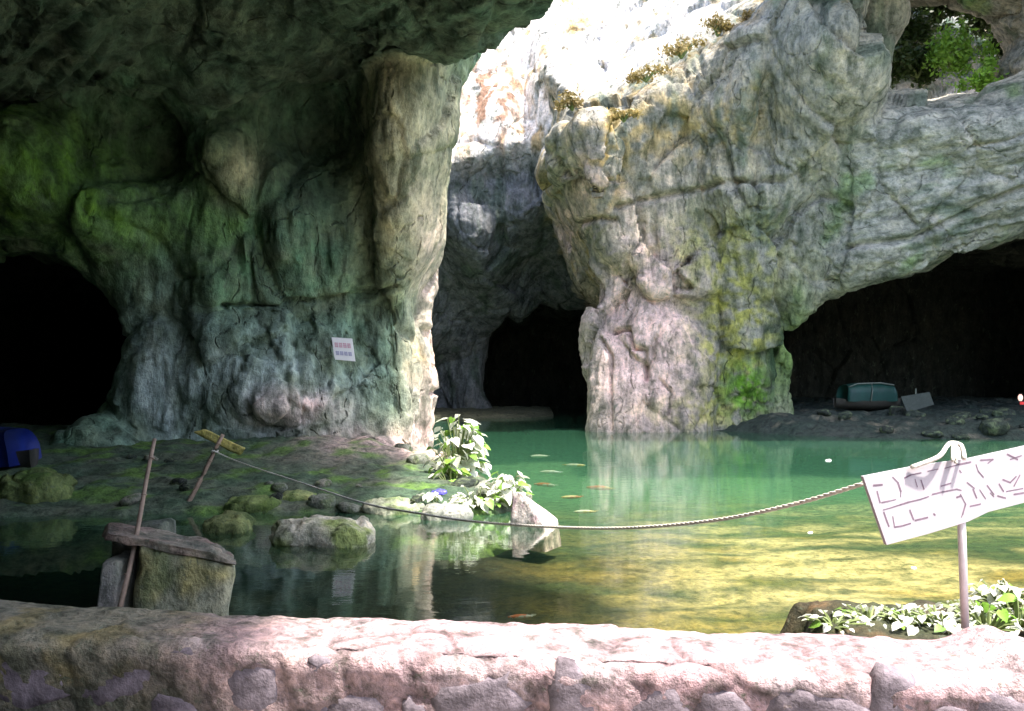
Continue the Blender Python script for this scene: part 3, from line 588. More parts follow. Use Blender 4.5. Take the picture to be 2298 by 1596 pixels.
# ------------------------------------------------------------------ boulders and loose stones
def ico(sub=4):
    import bmesh
    bm = bmesh.new(); bmesh.ops.create_icosphere(bm, subdivisions=sub, radius=1.0); V = np.array([v.co[:] for v in bm.verts]); Q = np.array([[v.index for v in f.verts] for f in bm.faces]); bm.free(); return V, Q
IV, IQ = ico(5); IV3, IQ3 = ico(4)
def boulder(name, loc, size, seed, label, cat='boulder', group=None, cols=((.3, .29, .22), (.12, .19, .05)), boxy=0.55, rotz=0.0, hi=True, mossy=0.0):
    V, Q = (IV, IQ) if hi else (IV3, IQ3)
    e = 1 - boxy; V = np.sign(V) * np.abs(V) ** (0.55 + 0.45 * e); V = V * np.array(size) / 2
    sc = 1.0 / max(size); N = vnormals(V, Q); s0 = V + seed * 7.7
    h1, c1 = facets(s0 * 2.6 * sc, seed, 0.6); h2, c2 = facets(s0 * 7 * sc, seed + 1, 0.5)
    V = V + N * (max(size) * (0.13 * h1 + 0.03 * h2 + 0.05 * fbm(s0 * 2 * sc, 3, seed) + 0.012 * fbm(s0 * 14 * sc, 3, seed + 3)))[:, None]
    n = fbm(s0 * 2.2 * sc, 4, seed + 4); C_ = lerp_cols(V, [(cols[1], sstep(-0.1 - mossy, 0.4, n))], cols[0])
    o = link_mesh(name, np_mesh(name, V, Q, C_), M_BOULDER); o.location = loc; o.rotation_euler = (0, 0, rotz); return tag(o, label, cat, group)
p = on_water(715, 1228); boulder('boulder', (p.x, p.y + 0.35, 0.08), (1.36, 0.8, 0.52), 3, 'pale boulder with mossy foot lying in the dark water', cols=((.52, .47, .36), (.2, .24, .08)), boxy=0.5)
p = on_water(60, 1150); boulder('boulder', (p.x - 0.1, p.y + 0.5, 0.22), (1.25, 1.0, 0.75), 5, 'mossy boulder at the water edge below the blue boat', cols=((.12, .15, .05), (.08, .14, .03)))
p = on_water(560, 1150); boulder('boulder', (p.x, p.y + 0.2, 0.06), (0.9, 0.6, 0.36), 8, 'mossy stone at the bank edge behind the broken block', cols=((.14, .18, .06), (.08, .12, .03)), hi=False)
p = on_water(660, 1140); boulder('boulder', (p.x, p.y + 0.2, 0.08), (0.75, 0.5, 0.34), 9, 'small mossy stone at the bank edge behind the pale boulder', cols=((.22, .25, .1), (.1, .15, .04)), hi=False)
p = on_water(500, 1195); boulder('boulder', (p.x, p.y + 0.2, 0.05), (0.7, 0.6, 0.34), 10, 'dark mossy stone standing in the water right behind the broken block', cols=((.14, .16, .06), (.07, .1, .03)), hi=False)
p = on_water(880, 1155); boulder('boulder', (p.x, p.y + 0.2, 0.05), (1.0, 0.5, 0.34), 12, 'flat grey green stone at the bank edge under the rope', cols=((.26, .27, .2), (.12, .17, .06)), hi=False)
p = on_water(1000, 1168); boulder('boulder', (p.x, p.y + 0.2, 0.04), (0.8, 0.5, 0.36), 14, 'grey stone at the tip of the bank under the leafy plants', cols=((.3, .3, .26), (.16, .2, .1)), hi=False)
# pointed rock
t0 = on_water(1195, 1177)
tv = []
for x, y, dy in [(1138, 1176, -0.05), (1222, 1182, -0.42), (1262, 1170, 0.12), (1190, 1170, 0.6)]:
    q = on_water(x, 1177); tv.append(Vector((q.x, t0.y + dy, -0.35)))
tv2 = [Vector((v.x + (t0.x - v.x) * 0.12, v.y, 0.06)) for v in tv]
ap = [W(1150, 1103, t0.y + 0.05), W(1168, 1104, t0.y - 0.02), W(1174, 1108, t0.y + 0.1), W(1155, 1105, t0.y + 0.2)]
rv = [np.array(v) for v in tv + tv2 + ap]; rf = [(0, 1, 5, 4), (1, 2, 6, 5), (2, 3, 7, 6), (3, 0, 4, 7), (4, 5, 9, 8), (5, 6, 10, 9), (6, 7, 11, 10), (7, 4, 8, 11), (8, 9, 10, 11)]
def subdiv_rock(V, Q, n, seed, amp, sm=2):
    global V0, K
    keepV, keepK = V0, K; V0 = np.array(V, float); K = n; A, B = refine(np.array(Q)); V0, K = keepV, keepK
    A = laplace(A, B, sm, 0.5); N = vnormals(A, B); s = 1.0
    h, c = facets(A * 3.0, seed, 0.5); A = A + N * (amp * (0.6 * h + 0.5 * fbm(A * 5, 3, seed) + 0.25 * fbm(A * 18, 3, seed + 2)))[:, None]; return A, B
A, B = subdiv_rock(rv, rf, 14, 4, 0.025, 1); cc = lerp_cols(A, [((.6, .5, .46), 0.5 + fbm(A * 4, 3, 5)), ((.4, .3, .32), sstep(0.1, 0.5, fbm(A * 6, 4, 6)))], (.66, .58, .55))
base = np.array([t0.x, t0.y, 0]); o = link_mesh('pointed_rock', np_mesh('pointed_rock', A - base, B, cc), M_BOULDER, loc=base); tag(o, 'pale pointed triangular rock sticking out of the water beside the plants', 'rock')

# broken concrete sluice
Ys = 7.4
def block(name, front, depth, parent, mat, col, seed, amp=0.04, back_shift=0.0, n=10, origin=None):
    fr_ = [W(x, y, Ys) for x, y in front]; bk = [v + Vector((back_shift, depth, 0)) for v in fr_]; m = len(front)
    Vs = [np.array(v) for v in fr_ + bk]; Q = []
    for k in range(m): Q.append((k, (k + 1) % m, m + (k + 1) % m, m + k))
    assert m == 4; Q = [tuple(reversed(q)) for q in Q] + [(0, 1, 2, 3), (7, 6, 5, 4)]
    A, B = subdiv_rock(Vs, Q, n, seed, amp, 2); n_ = fbm(A * 3, 4, seed); st_ = fbm(A * np.array([6, 6, .8]), 3, seed + 1)
    cc = lerp_cols(A, [(col[1], sstep(-0.1, 0.4, n_)), (col[2], sstep(0.1, 0.5, st_) * 0.8)], col[0])
    return link_mesh(name, np_mesh(name, A - np.array(origin), B, cc), mat, parent)
so = W(380, 1370, Ys + 0.5); so.z = -0.4
sl = empty('concrete_sluice', so); tag(sl, 'broken concrete sluice block with a dark slot beside the foreground wall', 'sluice')
G1 = ((.24, .24, .17), (.3, .27, .12), (.12, .15, .07))
block('side_block', [(300, 1520), (490, 1520), (532, 1270), (306, 1214)], 0.6, sl, M_BOULDER, G1, 21, 0.07, -0.2, origin=so)
block('side_block', [(196, 1520), (258, 1520), (268, 1262), (228, 1258)], 0.5, sl, M_BOULDER, ((.26, .24, .22), (.2, .2, .16), (.14, .15, .12)), 22, 0.02, origin=so)
block('top_slab', [(226, 1212), (540, 1272), (470, 1236), (240, 1194)], 0.5, sl, M_BOULDER, ((.22, .15, .12), (.24, .2, .15), (.13, .13, .1)), 23, 0.05, -0.2, origin=so)
block('back_block', [(150, 1520), (300, 1520), (300, 1200), (175, 1215)], 0.35, sl, M_BOULDER, ((.12, .12, .1), (.1, .11, .08), (.05, .06, .04)), 24, 0.03, origin=so).location.y += 0.62

# ------------------------------------------------------------------ poles, rope
M_POLE = plain('weathered_bamboo', (.27, .19, .14), 0.7, 0.35, 14.0); M_ROPE = plain('pale_rope', (.62, .58, .50), 0.9, 0.3, 60.0)
def pole(base, top, r, label):
    b = Vector(base); d = Vector(top) - b; o = empty('pole', b); tag(o, label, 'pole', 'leaning poles on the left bank')
    nseg = 12; pts = []; rs = []
    for k in range(nseg + 1):
        s = k / nseg; pts.append(d * s + Vector((0.012 * math.sin(5 * s), 0, 0))); rs.append(r * (1.05 - 0.25 * s))
    MB().tube(pts, rs, 10).build('shaft', M_POLE, o, smooth=True)
    for s in (0.2, 0.42, 0.66, 0.88):
        q = d * s; u = d.normalized() * 0.008; MB().tube([q - u, q, q + u], [r * 1.02, r * 1.22, r * 1.02], 10).build('node_ring', M_POLE, o, smooth=True)
    return o
b1 = W(267, 1372, 7.3); pole(b1, W(350, 985, 7.9), 0.021, 'tall thin pole leaning out of the slot of the broken concrete block')
b2 = W(410, 1141, 14.9); b2.z = -0.05; t2 = W(502, 975, 15.2); pole(b2, t2, 0.04, 'thin pole on the mud bank that holds the far end of the rope')
kn = b2.lerp(t2, 0.78); 
rp = [kn] + [W(545, 1040, 15.0 * .985), W(680, 1085, 11.9), W(820, 1130, 9.79), W(940, 1152, 8.5), W(1060, 1170, 7.51), W(1230, 1182, 6.45), W(1400, 1185, 5.646), W(1600, 1168, 4.95), W(1780, 1132, 4.45), W(1942, 1084, 4.06)]
def catmull(P, n):
    out = []
    for i in range(len(P) - 1):
        a, b, c, d = P[max(i - 1, 0)], P[i], P[i + 1], P[min(i + 2, len(P) - 1)]
        for k in range(n):
            t = k / n; out.append(0.5 * ((2 * b) + (c - a) * t + (2 * a - 5 * b + 4 * c - d) * t * t + (3 * b - a - 3 * c + d) * t ** 3))
    return out + [P[-1]]
rope = empty('rope', kn); tag(rope, 'sagging pale rope strung over the water from pole to white board', 'rope')
path_ = catmull(rp, 40); lens = [0.0]
for a, b in zip(path_, path_[1:]): lens.append(lens[-1] + (b - a).length)
fine = []; 
for sgl in np.arange(0, lens[-1], 0.018):
    i = int(np.searchsorted(lens, sgl, 'right')) - 1; i = min(i, len(path_) - 2); fine.append((path_[i].lerp(path_[i + 1], (sgl - lens[i]) / max(lens[i + 1] - lens[i], 1e-6)), sgl))
for st in range(3):
    pts = []
    for k, (q, sgl) in enumerate(fine):
        d = (fine[min(k + 1, len(fine) - 1)][0] - fine[max(k - 1, 0)][0]).normalized(); a = d.cross(Vector((0, 0, 1))).normalized(); b = d.cross(a); an = sgl / 0.075 * 2 * math.pi / 1.6 + st * 2.094
        pts.append(q - kn + (a * math.cos(an) + b * math.sin(an)) * 0.0055)
    MB().tube(pts, 0.0062, 5).build('strand', M_ROPE, rope, smooth=True)
MB().tube([(0.05 * math.cos(a) , 0.05 * math.sin(a), 0.012 * math.sin(a * 3)) for a in np.linspace(0, 2 * math.pi, 20)], 0.012, 6).build('knot', M_ROPE, rope, smooth=True)

# ------------------------------------------------------------------ white board on a post (right)
M_BOARD = plain('board_paint', (.37, .335, .35), 0.6, 0.08, 5.0, bmp=0.1); M_MARK = plain('board_ink', (.16, .11, .14), 0.8, 0.3, 20.0, bmp=0); M_POST = plain('post_paint', (.76, .72, .70), 0.55, 0.12, 20.0)
c0, c1_, c3 = W(1937, 1069, 4.0), W(1990, 1223, 4.02), W(2400, 978, 4.38)
ex = (c3 - c0); wl = ex.length; ex.normalize(); ey = (c1_ - c0); ey = (ey - ex * ey.dot(ex)); ey.normalize(); en = ex.cross(ey).normalized()
if en.y > 0: en = -en
def on_board(x, y):                    # picture point -> board plane
    d = Vector(((x - CX) / F, 1, -(y - HZ) / F)); o_ = Vector((0, 0, EYE)); t = (c0 - o_).dot(en) / d.dot(en); return o_ + d * t
pb = W(2166, 1405, 4.16); sg = empty('notice_board', pb); tag(sg, 'tilted white board with worn outline lettering on a thin post by the wall', 'sign')
brd = [on_board(x, y) - pb for x, y in [(1937, 1069), (1964, 1148), (1990, 1223), (2080, 1199), (2172, 1171), (2218, 1149), (2330, 1120), (2430, 1098), (2400, 978), (2288, 1004), (2180, 1028), (2060, 1045)]]
def plate(name, pts, n, th, mat, parent):
    m = len(pts); vs = pts + [q - n * th for q in pts]; fs = [tuple(range(m)), tuple(range(2 * m - 1, m - 1, -1))] + [(k, k + m, (k + 1) % m + m, (k + 1) % m) for k in range(m)]
    import bmesh
    me = py_mesh(name, vs, fs); bm = bmesh.new(); bm.from_mesh(me); bmesh.ops.recalc_face_normals(bm, faces=bm.faces); bm.to_mesh(me); bm.free(); return link_mesh(name, me, mat, parent)
bo = plate('board', brd, en, 0.018, M_BOARD, sg)
def crop(x, y): return ((2160 + x * 0.188) * 0.8873, (1100 + y * 0.188) * 0.8873)
STR = [[(260, 680), (380, 670)], [(310, 760), (350, 910)], [(520, 570), (590, 640), (630, 760), (625, 830)], [(680, 580), (760, 540), (900, 510)], [(820, 600), (850, 700)], [(990, 490), (1130, 460)], [(1220, 450), (1400, 400), (1570, 365)],
       [(1640, 400), (1670, 490), (1740, 570)], [(1700, 340), (1870, 330), (1800, 380)], [(370, 910), (470, 890), (560, 870)], [(390, 1010), (480, 985), (620, 940), (730, 905), (900, 865), (1000, 830)], [(1050, 800), (1200, 765), (1380, 730), (1440, 745)],
       [(400, 1040), (450, 1180), (470, 1230)], [(520, 1100), (545, 1240)], [(545, 1240), (640, 1225), (760, 1190)], [(750, 1010), (800, 1140)], [(820, 1150), (990, 1110)], [(1430, 800), (1500, 930), (1460, 1070), (1440, 1110)], [(1520, 640), (1620, 720)],
       [(1600, 730), (1650, 850)], [(1690, 740), (1770, 860)], [(1790, 680), (1880, 800)], [(1830, 780), (1880, 830)], [(2000, 600), (2100, 640), (2180, 560)], [(1930, 820), (2040, 850)], [(2060, 260), (2200, 330)], [(2100, 330), (2250, 280)], [(1950, 660), (2010, 760)],
       [(1420, 480), (1440, 510)], [(900, 610), (940, 730)], [(1170, 690), (1300, 650)], [(1070, 1060), (1090, 1080)], [(1380, 840), (1440, 820)], [(1560, 960), (1700, 930)], [(2150, 690), (2230, 540)], [(2050, 760), (2270, 720)], [(2150, 800), (2280, 780)]]
for ln in STR:
    mk = MB()
    pts = [on_board(*crop(x, y)) - pb + en * 0.0012 for x, y in ln]
    for a, b in zip(pts, pts[1:]):
        d = (b - a).normalized(); s = d.cross(en) * random.uniform(0.002, 0.0042); mk.add([a - s - d * .002, b - s + d * .002, b + s + d * .002, a + s - d * .002], [(0, 1, 2, 3)])
    mk.build('stroke', M_MARK, bo)

MB().tube([W(2166, 1410, 4.17) - pb, W(2158, 1180, 4.19) - pb, W(2144, 1000, 4.24) - pb], 0.0185, 12).build('post', M_POST, sg, smooth=True)
tp = W(2144, 1012, 4.18) - pb
MB().tube(catmull([W(2045, 1049, 4.06) - pb, W(2105, 1026, 4.08) - pb, W(2126, 1000, 4.16) - pb, W(2140, 994, 4.2) - pb, W(2158, 1002, 4.18) - pb, W(2164, 1030, 4.12) - pb], 6), 0.011, 6).build('tie_rope', M_ROPE, sg, smooth=True)
MB().tube(catmull([W(2138, 1035, 4.1) - pb, W(2138, 1005, 4.16) - pb, W(2144, 995, 4.2) - pb, W(2146, 1020, 4.12) - pb, W(2145, 1040, 4.1) - pb], 5), 0.008, 6).build('tie_rope', M_ROPE, sg, smooth=True)

# ------------------------------------------------------------------ small white notice on the left pillar
Yn_ = face_y(770, 785, 21.5, 0.3) - 0.06
nb = W(770, 785, Yn_); nt_ = empty('wall_notice', nb); tag(nt_, 'small white notice with red and blue lines on the left pillar', 'sign')
cs = [W(x, y, Yn_) - nb for x, y in [(744, 812 - 55), (790, 760), (797, 811), (751, 807)]]
nn = Vector((0, -1, 0)); pl = plate('panel', cs, nn, 0.03, plain('notice_white', (.85, .82, .85), 0.5, 0.05, 4.0, bmp=0), nt_)
RED = plain('notice_red', (.70, .42, .52), 0.6, 0.2, 9.0, bmp=0); BLU = plain('notice_blue', (.46, .44, .62), 0.6, 0.2, 9.0, bmp=0)
for mat, v0, v1, nm in ((RED, 0.22, 0.44, 'red_lettering'), (BLU, 0.60, 0.78, 'blue_lettering')):
    def uv(u, v): return cs[0].lerp(cs[1], u).lerp(cs[3].lerp(cs[2], u), v) + nn * 0.004
    for q in range(4):
        u0 = 0.1 + q * 0.205; w_ = 0.17; m_ = MB()
        for k in range(3): vv = v0 + (v1 - v0) * (k + .2) / 3; m_.add([uv(u0, vv), uv(u0 + w_, vv), uv(u0 + w_, vv + 0.045), uv(u0, vv + 0.045)], [(0, 1, 2, 3)])
        for k in range(2): uu = u0 + w_ * (0.2 + 0.5 * k); m_.add([uv(uu, v0) + nn * .002, uv(uu + .035, v0) + nn * .002, uv(uu + .035, v1) + nn * .002, uv(uu, v1) + nn * .002], [(0, 1, 2, 3)])
        m_.build('character', mat, pl)

# ------------------------------------------------------------------ plants
def leaf_mat(name, col, tr=0.35, var=0.45):
    m, t, p = new_mat(name); oi = t.nodes.new('ShaderNodeObjectInfo'); v = mapped(t, (1, 1, 1)); n = noise_node(t, v, 9.0, 3, 0.6)
    ad = t.nodes.new('ShaderNodeMath'); ad.operation = 'ADD'; t.links.new(n.outputs[0], ad.inputs[0]); ml = t.nodes.new('ShaderNodeMath'); ml.operation = 'MULTIPLY'; ml.inputs[1].default_value = 0.5; t.links.new(oi.outputs['Random'], ml.inputs[0]); t.links.new(ml.outputs[0], ad.inputs[1])
    r = ramp(t, [(0.35, tuple(c * (1 - var) for c in col)), (0.95, tuple(min(.8, c * (1 + var)) for c in col))]); t.links.new(ad.outputs[0], r.inputs[0])
    t.links.new(r.outputs[0], p.inputs['Base Color']); p.inputs['Roughness'].default_value = 0.45; p.inputs['Specular IOR Level'].default_value = 0.4
    out = t.nodes['Material Output']; tl = t.nodes.new('ShaderNodeBsdfTranslucent'); t.links.new(r.outputs[0], tl.inputs[0]); mx = t.nodes.new('ShaderNodeMixShader'); mx.inputs[0].default_value = tr
    t.links.new(p.outputs[0], mx.inputs[1]); t.links.new(tl.outputs[0], mx.inputs[2]); t.links.new(mx.outputs[0], out.inputs[0]); return m
M_LEAF = leaf_mat('pale_leaf', (.64, .69, .48)); M_LEAFG = leaf_mat('green_leaf', (.16, .30, .04)); M_STEM = plain('stem', (.16, .2, .07), 0.7); M_DARKLEAF = leaf_mat('dark_leaf', (.035, .06, .015)); M_DRY = leaf_mat('dry_leaf', (.25, .19, .07))
def broad_leaf(seed, heart=0.12):
    r = random.Random(seed); n = 7; L = []; R = []; mid = []
    for k in range(n):
        s = k / (n - 1); w = math.sin(math.pi * min(1, s * 0.93 + 0.07) ** 0.75) * 0.42; z = -0.25 * s * s + 0.02 * r.uniform(-1, 1)
        mid.append((s, 0, z)); L.append((s - heart * (1 - s) * (w > .1), w, z + 0.10 * w * 2 + 0.03 * r.uniform(-1, 1))); R.append((s - heart * (1 - s) * (w > .1), -w, z + 0.10 * w * 2 + 0.03 * r.uniform(-1, 1)))
    fs = []
    for k in range(n - 1): fs += [(k, k + 1, n + k + 1, n + k), (k, 2 * n + k, 2 * n + k + 1, k + 1)]
    return py_mesh('leaf', mid + L + R, fs, True)
LEAVES = [broad_leaf(s) for s in range(5)]; 
for q in LEAVES: q.materials.append(M_LEAF)
MIXED = None
LEAVESG = [broad_leaf(s + 20) for s in range(4)]
for q in LEAVESG: q.materials.append(M_LEAFG)
MIXED = LEAVES + LEAVESG[:1]
def leafy(name, base, spread, height, n, size, label, cat='plant', group=None, meshes=MIXED, seed=0, dirs=None):
    r = random.Random(seed); o = empty(name, base); tag(o, label, cat, group); st = MB()
    for k in range(n):
        a = r.uniform(0, 2 * math.pi); rad = math.sqrt(r.uniform(0, 1)); h = height * r.uniform(0.25, 1.0) * (1 - 0.45 * rad * rad)
        tip = Vector((math.cos(a) * rad * spread[0], math.sin(a) * rad * spread[1], h)); root = Vector((tip.x * 0.25, tip.y * 0.25, 0)); mid = root.lerp(tip, 0.55) + Vector((0, 0, h * 0.18))
        st.tube([root, mid, tip], [0.012, 0.009, 0.006], 4, False)
        lf = bpy.data.objects.new('leaf', r.choice(meshes)); C.objects.link(lf); lf.parent = o; lf.location = tip; s = size * r.uniform(0.4, 1.3); lf.scale = (s, s * r.uniform(.85, 1.1), s)
        lf.rotation_euler = (r.uniform(-.5, .5), r.uniform(-0.1, 0.75), a + r.uniform(-.8, .8))
    st.build('stem', M_STEM, o); return o
G = 'leafy plants on the tip of the bank'
def base_at(x, y, Yd, z): v = W(x, y, Yd); return Vector((v.x, v.y, z))
leafy('broad_leaf_plant', base_at(1028, 0, 17.4, 0.15), (0.55, 0.5), 1.45, 125, 0.26, 'tall pale broad leaved plant against the pillar foot', group=G, seed=1)
leafy('broad_leaf_plant', base_at(1010, 0, 16.6, 0.1), (0.35, 0.35), 0.55, 20, 0.28, 'bright green plant below the tall pale broad leaved plant', group=G, seed=2, meshes=LEAVESG + LEAVES[:1])
leafy('broad_leaf_plant', base_at(1135, 0, 14.9, 0.05), (0.42, 0.4), 0.66, 95, 0.18, 'pale bushy plant right behind the pointed rock', group=G, seed=3)
leafy('broad_leaf_plant', base_at(1068, 0, 14.6, 0.05), (0.45, 0.3), 0.42, 52, 0.15, 'low pale plant left of the pointed rock', group=G, seed=4)
leafy('broad_leaf_plant', base_at(985, 0, 14.9, 0.05), (0.5, 0.3), 0.30, 28, 0.15, 'low grey green plant on the bank edge under the rope', group=G, seed=6)
def z_ledge(P):
    fx = sstep(1.55, 2.1, P[:, 0] + 0.15 * fbm(P * 2.5, 3, 61)); fy = sstep(6.75, 6.25, P[:, 1] + 0.2 * fbm(P * 2, 3, 62))
    return -0.3 + 0.92 * fx * fy + 0.035 * fbm(P * 5, 4, 63)
sheet('earth_ledge', 1.3, 6.0, 4.0, 7.1, 0.04, z_ledge, lambda P: lerp_cols(P, [((.03, .035, .015), 0.6 + 1.5 * fbm(P * 2, 3, 64)), ((.08, .05, .022), sstep(0.1, 0.5, fbm(P * 3, 3, 65)))], (.05, .04, .02)), M_BOULDER, 'weedy earth ledge between the wall and the water on the right', keep=-0.28)
G2 = 'pale water plants along the wall on the right'
for k, (x, Yp, n, s, h, lb) in enumerate([(1872, 5.75, 15, 0.075, .08, 'sparse pale plant at the left end of the leafy patch by the wall'), (1950, 5.85, 26, 0.08, .1, 'second low pale plant from the left end of the leafy patch'), (2030, 5.75, 28, 0.08, .11, 'third low pale plant from the left end of the leafy patch'),
        (2105, 5.7, 26, 0.08, .12, 'pale low plant just left of the board post'), (2215, 5.6, 34, 0.085, .2, 'pale leafy plant just right of the board post'), (2285, 5.7, 36, 0.09, .2, 'pale leafy plant at the right edge of the picture'), (2250, 6.15, 36, 0.085, .2, 'pale leafy plant farthest from the wall, right of the board post'), (2170, 6.0, 16, .07, .1, 'small pale plant behind the board post')]):
    Xp = WX(x, Yp); leafy('water_plant', (Xp, Yp, float(z_ledge(np.array([[Xp, Yp, 0.]]))[0]) - .01), (0.2, 0.24), h, int(n * 1.5), s * 0.9, lb, group=G2, seed=30 + k)
def shrub(name, loc, size, n, leaf, mat, label, cat='shrub', group=None, seed=0, droop=0.0):
    rg = np.random.default_rng(seed); o = empty(name, loc); tag(o, label, cat, group)
    nc = 9; cen = rg.normal(0, 0.42, (nc, 3)); cen[:, 2] = np.abs(cen[:, 2]) * (1 - 2 * droop * (rg.random(nc) < .7)); pts = cen[rg.integers(0, nc, n)] + rg.normal(0, 0.17, (n, 3)); pts *= np.array(size)
    a = rg.normal(0, 1, (n, 3)); a /= np.linalg.norm(a, axis=1, keepdims=True); b = np.cross(a, rg.normal(0, 1, (n, 3))); b /= np.linalg.norm(b, axis=1, keepdims=True); s = leaf * rg.uniform(0.5, 1.2, (n, 1))
    Vv = np.stack([pts - a * s, pts - b * s * .45, pts + a * s, pts + b * s * .45], 1).reshape(-1, 3); Qq = np.arange(4 * n).reshape(-1, 4)
    link_mesh('foliage', np_mesh('foliage', Vv, Qq), mat, o)
    st = MB()
    for c in cen: q = Vector(c * np.array(size)); st.tube([(0, 0, -0.2), (q.x * .45, q.y * .45, q.z * .6), q], [0.05, 0.03, 0.012], 5, False)
    st.build('stem', M_STEM, o); return o
# shrubs on the rock
G3 = 'dry shrubs along the top of the right pillar'
for k, (x, y, Yd, sx) in enumerate([(1285, 236, 35.0, .8), (1450, 172, 35.0, .9), (1530, 120, 35.2, 1.0), (1610, 70, 35.4, 1.1), (1700, 48, 35.6, .9), (1400, 262, 34.4, .6)]):
    shrub('dry_shrub', W(x, y, Yd), (sx * 1.0, sx * .7, sx * .5), 500, 0.10, M_DRY, ['brownish tuft at the left tip of the right pillar top', 'dry tuft on the ledge below the white sunlit cliff', 'dry shrub midway up the sloping top of the right pillar', 'largest dry shrub on the sloping top of the right pillar',
          'dry shrub at the upper end of the sloping pillar top', 'small dry tuft hanging under the pillar ledge'][k], group=G3, seed=50 + k)
shrub('green_bush', W(2135, 150, 41.6), (1.3, 0.9, 2.2), 1700, 0.15, M_LEAFG, 'bright green bush growing on top of the rock arch', seed=61)
shrub('green_bush', W(2200, 195, 41.0), (1.2, 0.9, 0.8), 800, 0.15, M_LEAFG, 'low bright green bush in the corner over the rock arch', seed=62)
shrub('dark_bush', W(2010, 120, 44.0), (1.6, 1.0, 2.4), 2600, 0.2, M_DARKLEAF, 'dark ragged bush in the shaded recess over the arch', seed=63)
shrub('dark_bush', W(2110, 40, 46.0), (2.6, 1.0, 2.6), 3200, 0.2, M_DARKLEAF, 'dark bush behind the bright green one', seed=64)

for k, (x, y, Yd, sx) in enumerate([(2230, 60, 46.5, 2.2), (2280, 110, 45.0, 1.8), (2060, 165, 43.0, 1.5)]):
    shrub('dark_bush', W(x, y, Yd), (sx, 1.0, sx), 2200, 0.2, M_DARKLEAF, ['dark bush above the bright green bush on the arch', 'dark bush at the right edge over the arch', 'low dark bush left of the bright green bush'][k], seed=70 + k)
# ------------------------------------------------------------------ boats and things in the tunnels
M_BLUE = plain('blue_tarpaulin', (.006, .018, .16), 0.55, 0.25, 3.0); M_HULL = plain('dark_hull', (.05, .045, .035), 0.7); M_GREEN = plain('green_canopy', (.006, .042, .032), 0.5, 0.25, 3.0); M_PALE = plain('canopy_rim', (.12, .135, .11), 0.6); M_WOOD = plain('wet_wood', (.06, .045, .035), 0.8)
def hull(L, Wd, H, n=14, m=9, flare=0.25):
    vs = []; fs = []
    for i in range(n + 1):
        s = i / n * 2 - 1; w = Wd / 2 * (1 - abs(s) ** 3.2 * 0.75); rise = 0.3 * H * s * s
        for j in range(m):
            a = math.pi * j / (m - 1); vs.append((s * L / 2, -math.cos(a) * w * (1 - flare * math.sin(a) ** 4), rise + H - H * math.sin(a) ** 0.8))
    for i in range(n):
        for j in range(m - 1): q = i * m + j; fs.append((q, q + 1, q + m + 1, q + m))
    fs += [tuple(range(m)), tuple(range(n * m, n * m + m))[::-1]]
    top = len(vs)
    for i in range(n + 1): vs += [(vs[i * m][0], vs[i * m][1] * .94, vs[i * m][2] - .06), (vs[i * m + m - 1][0], vs[i * m + m - 1][1] * .94, vs[i * m][2] - .06)]
    for i in range(n): fs.append((top + 2 * i, top + 2 * i + 1, top + 2 * i + 3, top + 2 * i + 2))
    return vs, fs
def arch_cover(L, Wd, H, n=16, m=13, power=0.75):
    vs = []; fs = []
    for i in range(n + 1):
        s = i / n * 2 - 1; k = 1 - 0.10 * abs(s) ** 4; sag = 0.012 * math.cos(i * math.pi / 2)
        for j in range(m):
            a = math.pi * j / (m - 1); c = math.cos(a); vs.append((s * L / 2 * (1 - 0.10 * math.sin(a)), -math.copysign(abs(c) ** power, c) * Wd / 2 * k, (math.sin(a) ** power * H * k) + sag))
    for i in range(n):
        for j in range(m - 1): q = i * m + j; fs.append((q, q + 1, q + m + 1, q + m))
    fs += [tuple(range(m)), tuple(range(n * m, n * m + m))[::-1]]; return vs, fs
# blue boat at the left edge
pB = W(-190, 1075, 17.6); bt = empty('covered_boat', pB, (0, 0, 0.05)); tag(bt, 'boat under a blue tarpaulin at the left edge', 'boat')
MB().add(*hull(4.6, 1.6, 0.45)).build('hull', M_HULL, bt, smooth=True); MB().add(*arch_cover(4.3, 1.5, 0.78, power=.5)).build('tarpaulin', M_BLUE, bt, (0, 0, 0.28), smooth=True)
pj = W(60, 1072, 16.9); jt = empty('plank_jetty', (pj.x, pj.y, -0.2)); tag(jt, 'dark wooden plank jetty in front of the blue boat', 'jetty')
for k in range(3): MB().box((-0.4, k * 0.2 - .2, 0.47 + 0.01 * k), (2.2, 0.18, 0.05)).build('plank', M_WOOD, jt)
for s in (-1.2, 0.5): MB().tube([(s, -.1, -0.3), (s, -.1, 0.45)], 0.05, 8).build('post', M_WOOD, jt)
# green boat in the right tunnel
pG = W(1945, 921, 38.5); gb = empty('covered_boat', pG, (0, 0, 0.08)); tag(gb, 'boat with a green arched canopy in the dark right tunnel', 'boat')
MB().add(*hull(2.9, 1.3, 0.42)).build('hull', M_HULL, gb, smooth=True); cv = MB().add(*arch_cover(2.25, 1.25, 0.78, power=.6)).build('canopy', M_GREEN, gb, (0, 0, 0.40), smooth=True)
MB().tube([(-1.02, -.45, .62), (-.6, -.42, .76), (.4, -.4, .79), (1.0, -.45, .70)], 0.035, 6).build('rim', M_PALE, cv, smooth=True); MB().tube([(-.15, -.70, .02), (-.05, -.62, .5), (0.02, -.42, .78)], 0.03, 6).build('rib', M_PALE, cv, smooth=True)
